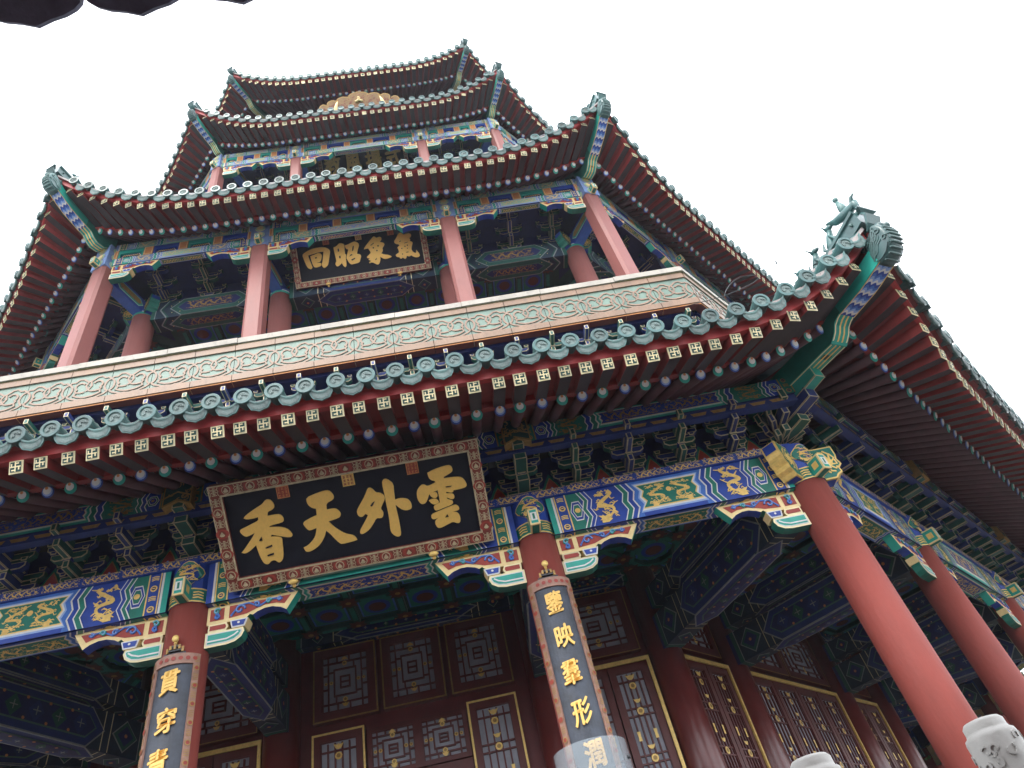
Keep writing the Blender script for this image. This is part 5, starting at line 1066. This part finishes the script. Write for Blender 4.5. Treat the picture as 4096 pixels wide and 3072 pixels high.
# couplet boards wrapped round two columns
def couplet(x, text, label, z1=-.565, z0=-3.55):
    org = (x, -A1, z0 + ZS); root = empty('couplet_board', org, label, 'couplet board', 'couplet boards on the columns'); r = RC + .035; a = .94; hw = r * a; fr = CY(x, -A1, 0, r); N = 16; b = .058
    mb = MB()
    for j in range(N):
        u0, u1 = -hw + 2 * hw * j / N, -hw + 2 * hw * (j + 1) / N
        mb.face([fr(u0, z0, 0), fr(u1, z0, 0), fr(u1, z1, 0), fr(u0, z1, 0)], 'board_slate', True)
    mb.build('panel', root, org); mb = MB()
    def strip(u0, u1, v0, v1, n0, n, m, k=12):
        for j in range(k):
            p, q = u0 + (u1 - u0) * j / k, u0 + (u1 - u0) * (j + 1) / k
            mb.face([fr(p, v0, n), fr(q, v0, n), fr(q, v1, n), fr(p, v1, n)], m); mb.face([fr(p, v0, n0), fr(q, v0, n0), fr(q, v0, n), fr(p, v0, n)], m); mb.face([fr(p, v1, n0), fr(q, v1, n0), fr(q, v1, n), fr(p, v1, n)], m)
        for p in (u0, u1): mb.face([fr(p, v0, n0), fr(p, v0, n), fr(p, v1, n), fr(p, v1, n0)], m)
    strip(-hw, -hw + b, z0, z1, -.035, .018, 'frame_clay', 3); strip(hw - b, hw, z0, z1, -.035, .018, 'frame_clay', 3); strip(-hw + b, hw - b, z1 - .1, z1, -.035, .018, 'frame_clay')
    for sx in (-1, 1):
        v = z1 - .06; j = 0
        while v > z0:
            c = sx * (hw - b / 2)
            if j % 2: mb.disc(fr, c, v, .024, .021, 'red_paint', 8); mb.ring(fr, [(c + .026 * math.cos(t * .785), v + .026 * math.sin(t * .785)) for t in range(8)], .008, .025, 'gold_dim')
            else:
                for e in (-.024, -.008, .008, .024): mb.ribbon(fr, [(c - .022, v + e), (c + .022, v + e)], .006, .021, 'gold_dim')
            v -= .085; j += 1
    for j in range(6): mb.disc(fr, -hw + .12 + j * .06, z1 - .05, .02, .021, 'red_paint', 8)
    mb.build('frame', root, org)
    for j, ch in enumerate(text):
        mb = MB()
        for q, (du, dv) in enumerate(((-.005, 0), (.005, .002), (0, .006), (0, -.006))): put_glyph(mb, fr, ch, (-.005, .01, -.01)[j % 3] + du, z1 - .27 - j * .353 + dv, .155, .215, .02 + q * .0007, 'gold_leaf', 0., rise=.16)
        mb.build('character', root, org)
    mb = MB()
    for u, v, w_, h in ((0, .0, .2, .02), (0, .035, .15, .02), (0, .07, .09, .02), (-.07, .02, .02, .05), (.07, .02, .02, .05), (0, .05, .02, .1), (-.04, .05, .02, .04), (.04, .05, .02, .04)): mb.box(fr, u - w_ / 2, u + w_ / 2, z1 + v, z1 + v + h, -.02, .015 + mb.eps(), 'iron' if h < .04 else 'gold_dim')
    mb.ball(fr(0, z1 + .15, .03), .035, 'gold', 8, 6, (1, .6, 1)); mb.tube([fr(0, z1 + .1, .02), fr(0, z1 + .16, -.02)], .014, 'gold', 6); mb.build('crest', root, org)
    return root
couplet(B1, '鑒映羣形潤', 'slate board with five gold characters above a clear guard sheet, right of the large plaque')
couplet(-B1, '貫穿青', 'slate board with three visible gold characters on the left column, no guard sheet')
# clear guard sheet round the right couplet
org = (B1, -A1, -3.4 + ZS); mb = MB(); fr = CY(B1, -A1, 0, .33); Q = [(-.47 + .94 * j / 18) for j in range(19)]
mb.loft([[fr(u, z, n) for u in Q] + [fr(u, z, n - .006) for u in Q[::-1]] for z, n in ((-3.7, 0), (-2.14, 0))], 'acrylic', True)
g = tag(mb.build('guard_sheet', None, org), 'clear curved plastic guard sheet screwed round the couplet column', 'guard sheet'); 
for u in (-.36, .36):
    mb = MB(); mb.tube([fr(u, -2.3, -.01), fr(u, -2.3, .02)], .016, 'iron', 8); mb.build('screw', g, org)
    mb = MB(); mb.tube([fr(u, -3.3, -.01), fr(u, -3.3, .02)], .016, 'iron', 8); mb.build('screw', g, org)
# ------------------------------------------------------------------ marble balustrade posts at the podium edge
def stone_post(x, y, ztop, label):
    zb = -4.4; org = (x, y, zb + ZS); r_ = empty('stone_post', org, label, 'balustrade post', 'marble balustrade posts'); N = 28
    rg = lambda z, r: [(x + r * math.cos(2 * math.pi * j / N), y + r * math.sin(2 * math.pi * j / N), z) for j in range(N)]
    mb = MB(); t = ztop
    prof = [(t - .62, .07), (t - .6, .08), (t - .062, .082), (t - .05, .079), (t - .044, .069), (t - .036, .067), (t - .016, .0665), (t - .006, .058), (t - .001, .034), (t, .001)]
    mb.loft([rg(z, r) for z, r in prof], 'marble')
    rd = random.Random(int(x * 100)); fr = CY(x, y, 0, .082)
    for _ in range(170):           # carved clouds
        u, v = rd.uniform(-.253, .253), t - rd.uniform(.075, .57); r0 = rd.uniform(.010, .02); a0 = rd.random() * 6.28; sg = rd.choice((-1, 1))
        mb.raised(fr, [(u + r0 * (1 - j / 13) * math.cos(a0 + sg * j * .62), v + r0 * (1 - j / 13) * math.sin(a0 + sg * j * .62)) for j in range(9)], .007, -.004, .002, 'marble')
    mb.build('carved_head', r_, org)
    mb = MB(); f = AX((x, y, zb), (1, 0, 0), (0, 0, 1), (0, -1, 0)); mb.box(f, -.075, .075, 0, t - .62 - zb, -.075, .075, 'marble'); mb.box(f, -.055, .055, .1, t - .72 - zb, -.08, .08, 'marble'); mb.build('shaft', r_, org)
stone_post(2.672, -16.25, -3.5, 'larger white carved marble post in front of the bare red corner column')
stone_post(2.049, -16.30, -3.5, 'white carved marble post whose rounded top peeps up below the inner doors')
# ------------------------------------------------------------------ ground and podium
def sheet(name, P, z, m):
    mb = MB(); mb.face([(x, y, z) for x, y in P], m); return tag(mb.build(name), kind='structure')
sheet('ground', [(-900, -900), (900, -900), (900, 900), (-900, 900)], -ZS, 'paving')
mb = MB(); ap = 16.45
mb.loft([[rotk((-ap * T225 + d * T225 * -1, -ap - d, z), k) for k in range(8)] for z, d in ((-ZS + .004, .1), (-4.62, .1), (-4.6, .0), (-4.4, .0))], 'paving', False); tag(mb.build('podium'), kind='structure')
# ------------------------------------------------------------------ eave of the gate hall over the camera
org = (0, -22, 0); g = empty('gate_hall', org, 'dark scalloped tile edge of a roof jutting overhead at top left', 'building')
EY, EZ = -17.955, -.93
mb = MB()
for j in range(-18, 12):
    x = .246 + j * .3725; f = AX((x, EY - .042, EZ), (1, 0, 0), (0, -.85, .53), (0, .53, .85)); h = .182; M = 10
    bot = [(h * math.cos(math.pi * q / M), -.005 - (.07 * math.sin(math.pi * q / M)) - (.014 if q in (5,) else 0)) for q in range(M + 1)]; topp = [(-h + 2 * h * q / M, .05 - .05 * (1 - (-1 + 2 * q / M) ** 2)) for q in range(M + 1)]
    mb.prism(f, bot[::-1] + topp[::-1], -.03, 0, 'roof_grey')
    for q in range(M): mb.face([f(*topp[q], -.02), f(*topp[q + 1], -.02), f(topp[q + 1][0], topp[q + 1][1] + 1.2, -.1), f(topp[q][0], topp[q][1] + 1.2, -.1)], 'roof_grey')
mb.build('drip_tile_row', g, org, kind='stuff')
mb = MB()
for j in range(-18, 12):
    x = .06 + j * .3725; mb.tube([(x, EY - .05, EZ + .13), (x, EY - 1.2, EZ + .6)], .085, 'roof_grey', 12)
mb.build('tile_cap_row', g, org, kind='stuff')
mb = MB(); f = AX((-6.6, EY - .09, EZ), (1, 0, 0), (0, -1, .36), (0, 0, 1)); mb.box(f, 0, 11, .04, 3.4, .02, .07, 'roof_grey'); mb.build('roof', g, org)
mb = MB()
for j in range(36): mb.tube([(-6.5 + j * .31, EY - .22, EZ - .02), (-6.5 + j * .31, EY - 2.6, EZ + .86)], .045, 'rafter_red', 8)
mb.build('rafter_row', g, org, kind='stuff')
mb = MB(); mb.box(FR(0, 20.2, 0), -6.5, 4.4, -ZS, -.25, -.25, 0, 'wall_red'); mb.build('wall', g, org)
# ------------------------------------------------------------------ trees beyond the terrace on the right
def tree(x, y, h, rr, label, seed):
    rd = random.Random(seed); org = (x, y, 0); r_ = empty('broadleaf_tree', org, label, 'tree', 'trees beside the tower'); z0 = -ZS
    mb = MB(); tips = []
    mb.tube([(x, y, z0), (x + .1, y, z0 + h * .25), (x - .1, y + .1, z0 + h * .55), (x, y, z0 + h * .8)], [.28, .2, .12, .04], 'bark', 10)
    for j in range(11):
        a = rd.random() * 6.28; zb = z0 + h * rd.uniform(.25, .7); l = rr * rd.uniform(.6, 1.); e = (x + math.cos(a) * l, y + math.sin(a) * l, zb + h * rd.uniform(.1, .25)); m_ = ((x + e[0]) / 2, (y + e[1]) / 2, (zb + e[2]) / 2 + .2)
        mb.tube([(x, y, zb), m_, e], [.09, .06, .02], 'bark', 6); tips += [e, m_]
    mb.build('trunk', r_, org); mb = MB(); tips.append((x, y, z0 + h * .9))
    for t in tips:
        for c_ in range(3):
            cx, cy, cz = (t[i] + rd.gauss(0, .5) for i in range(3)); cr = rd.uniform(.5, 1.1)
            for _ in range(230):
                d = Vector((rd.gauss(0, 1), rd.gauss(0, 1), rd.gauss(0, .8))).normalized() * cr * rd.random() ** .4; p = Vector((cx, cy, cz)) + d; s_ = rd.uniform(.06, .13)
                a = Vector((rd.gauss(0, 1), rd.gauss(0, 1), rd.gauss(0, 1))).normalized(); b = a.cross(Vector((rd.gauss(0, 1), rd.gauss(0, 1), rd.gauss(0, 1)))).normalized()
                mb.face([p - a * s_, p + b * s_ * .5, p + a * s_, p - b * s_ * .5], 'leaf' if rd.random() < .6 else 'leaf_light')
    mb.build('crown', r_, org)
tree(15.2, 1.6, 9.0, 3.2, 'taller green tree seen between the far red columns at the right edge', 3)
tree(12.4, 3.2, 7.2, 2.8, 'lower green tree behind the base of the corner column', 5)
# ------------------------------------------------------------------ wires and lightning rods
def wire(pts, r, label, m='steel', name='cable'):
    o = (pts[0][0], pts[0][1], pts[0][2] + ZS); mb = MB(); mb.tube(pts, r, m, 6); return tag(mb.build(name, None, o), label, 'cable')
pts = []
for j in range(41):
    x = -4.6 + 9.2 * j / 40; p = E2.fly(x); pts.append((x, -(p[1] - .05), p[2] + .47 + .03 * math.sin(j * 1.9)))
wire(pts, .009, 'thin grey cable strung along just above the second row of round tile ends')
pp = E1.fly(5.1)
wire([(4.0, -13.6, 1.72), (4.25, -13.6, 1.75), (4.47, -13.6, 1.78), (4.72, -13.6, 1.85), (4.9, -13.6, 1.92), (5.0, -13.61, 1.98), (4.95, -13.62, 2.04), (4.81, -13.62, 2.05), (4.7, -13.62, 2.0), (4.61, -13.62, 1.93), (4.53, -13.62, 1.84), (4.46, -13.61, 1.74)], .0045, 'loose dark cable looping above the lowest eave near its right corner', 'iron')
def rod(base, h, label):
    org = (base[0], base[1], base[2] + ZS); mb = MB(); x, y, z = base; mb.tube([(x, y, z), (x, y, z + h)], .007, 'steel', 6)
    r_ = tag(mb.build('lightning_rod', None, org), label, 'lightning rod'); mb = MB()
    for a in (0, 2.1, 4.2): mb.tube([(x, y, z + h - .06), (x + .07 * math.cos(a), y + .07 * math.sin(a), z + h + .06)], [.007, .003], 'steel', 5)
    mb.build('prong', r_, org)
D = Vector((S225, -C225, 0)); b = D * (E1.ac / C225 - .95); rod((b.x, b.y, E1.zm + E1.dz + .32), .75, 'thin pronged lightning rod rising behind the corner ridge figures')

# ------------------------------------------------------------------ added scattering volume that mimics lens glare over the upper storeys
mb = MB(); mb.box(FR(0, 0, 0), -48, 48, -ZS - 1, 36, -46, 46, 'glare_veil'); h_ = mb.build('glare_veil'); h_['kind'] = 'stuff'
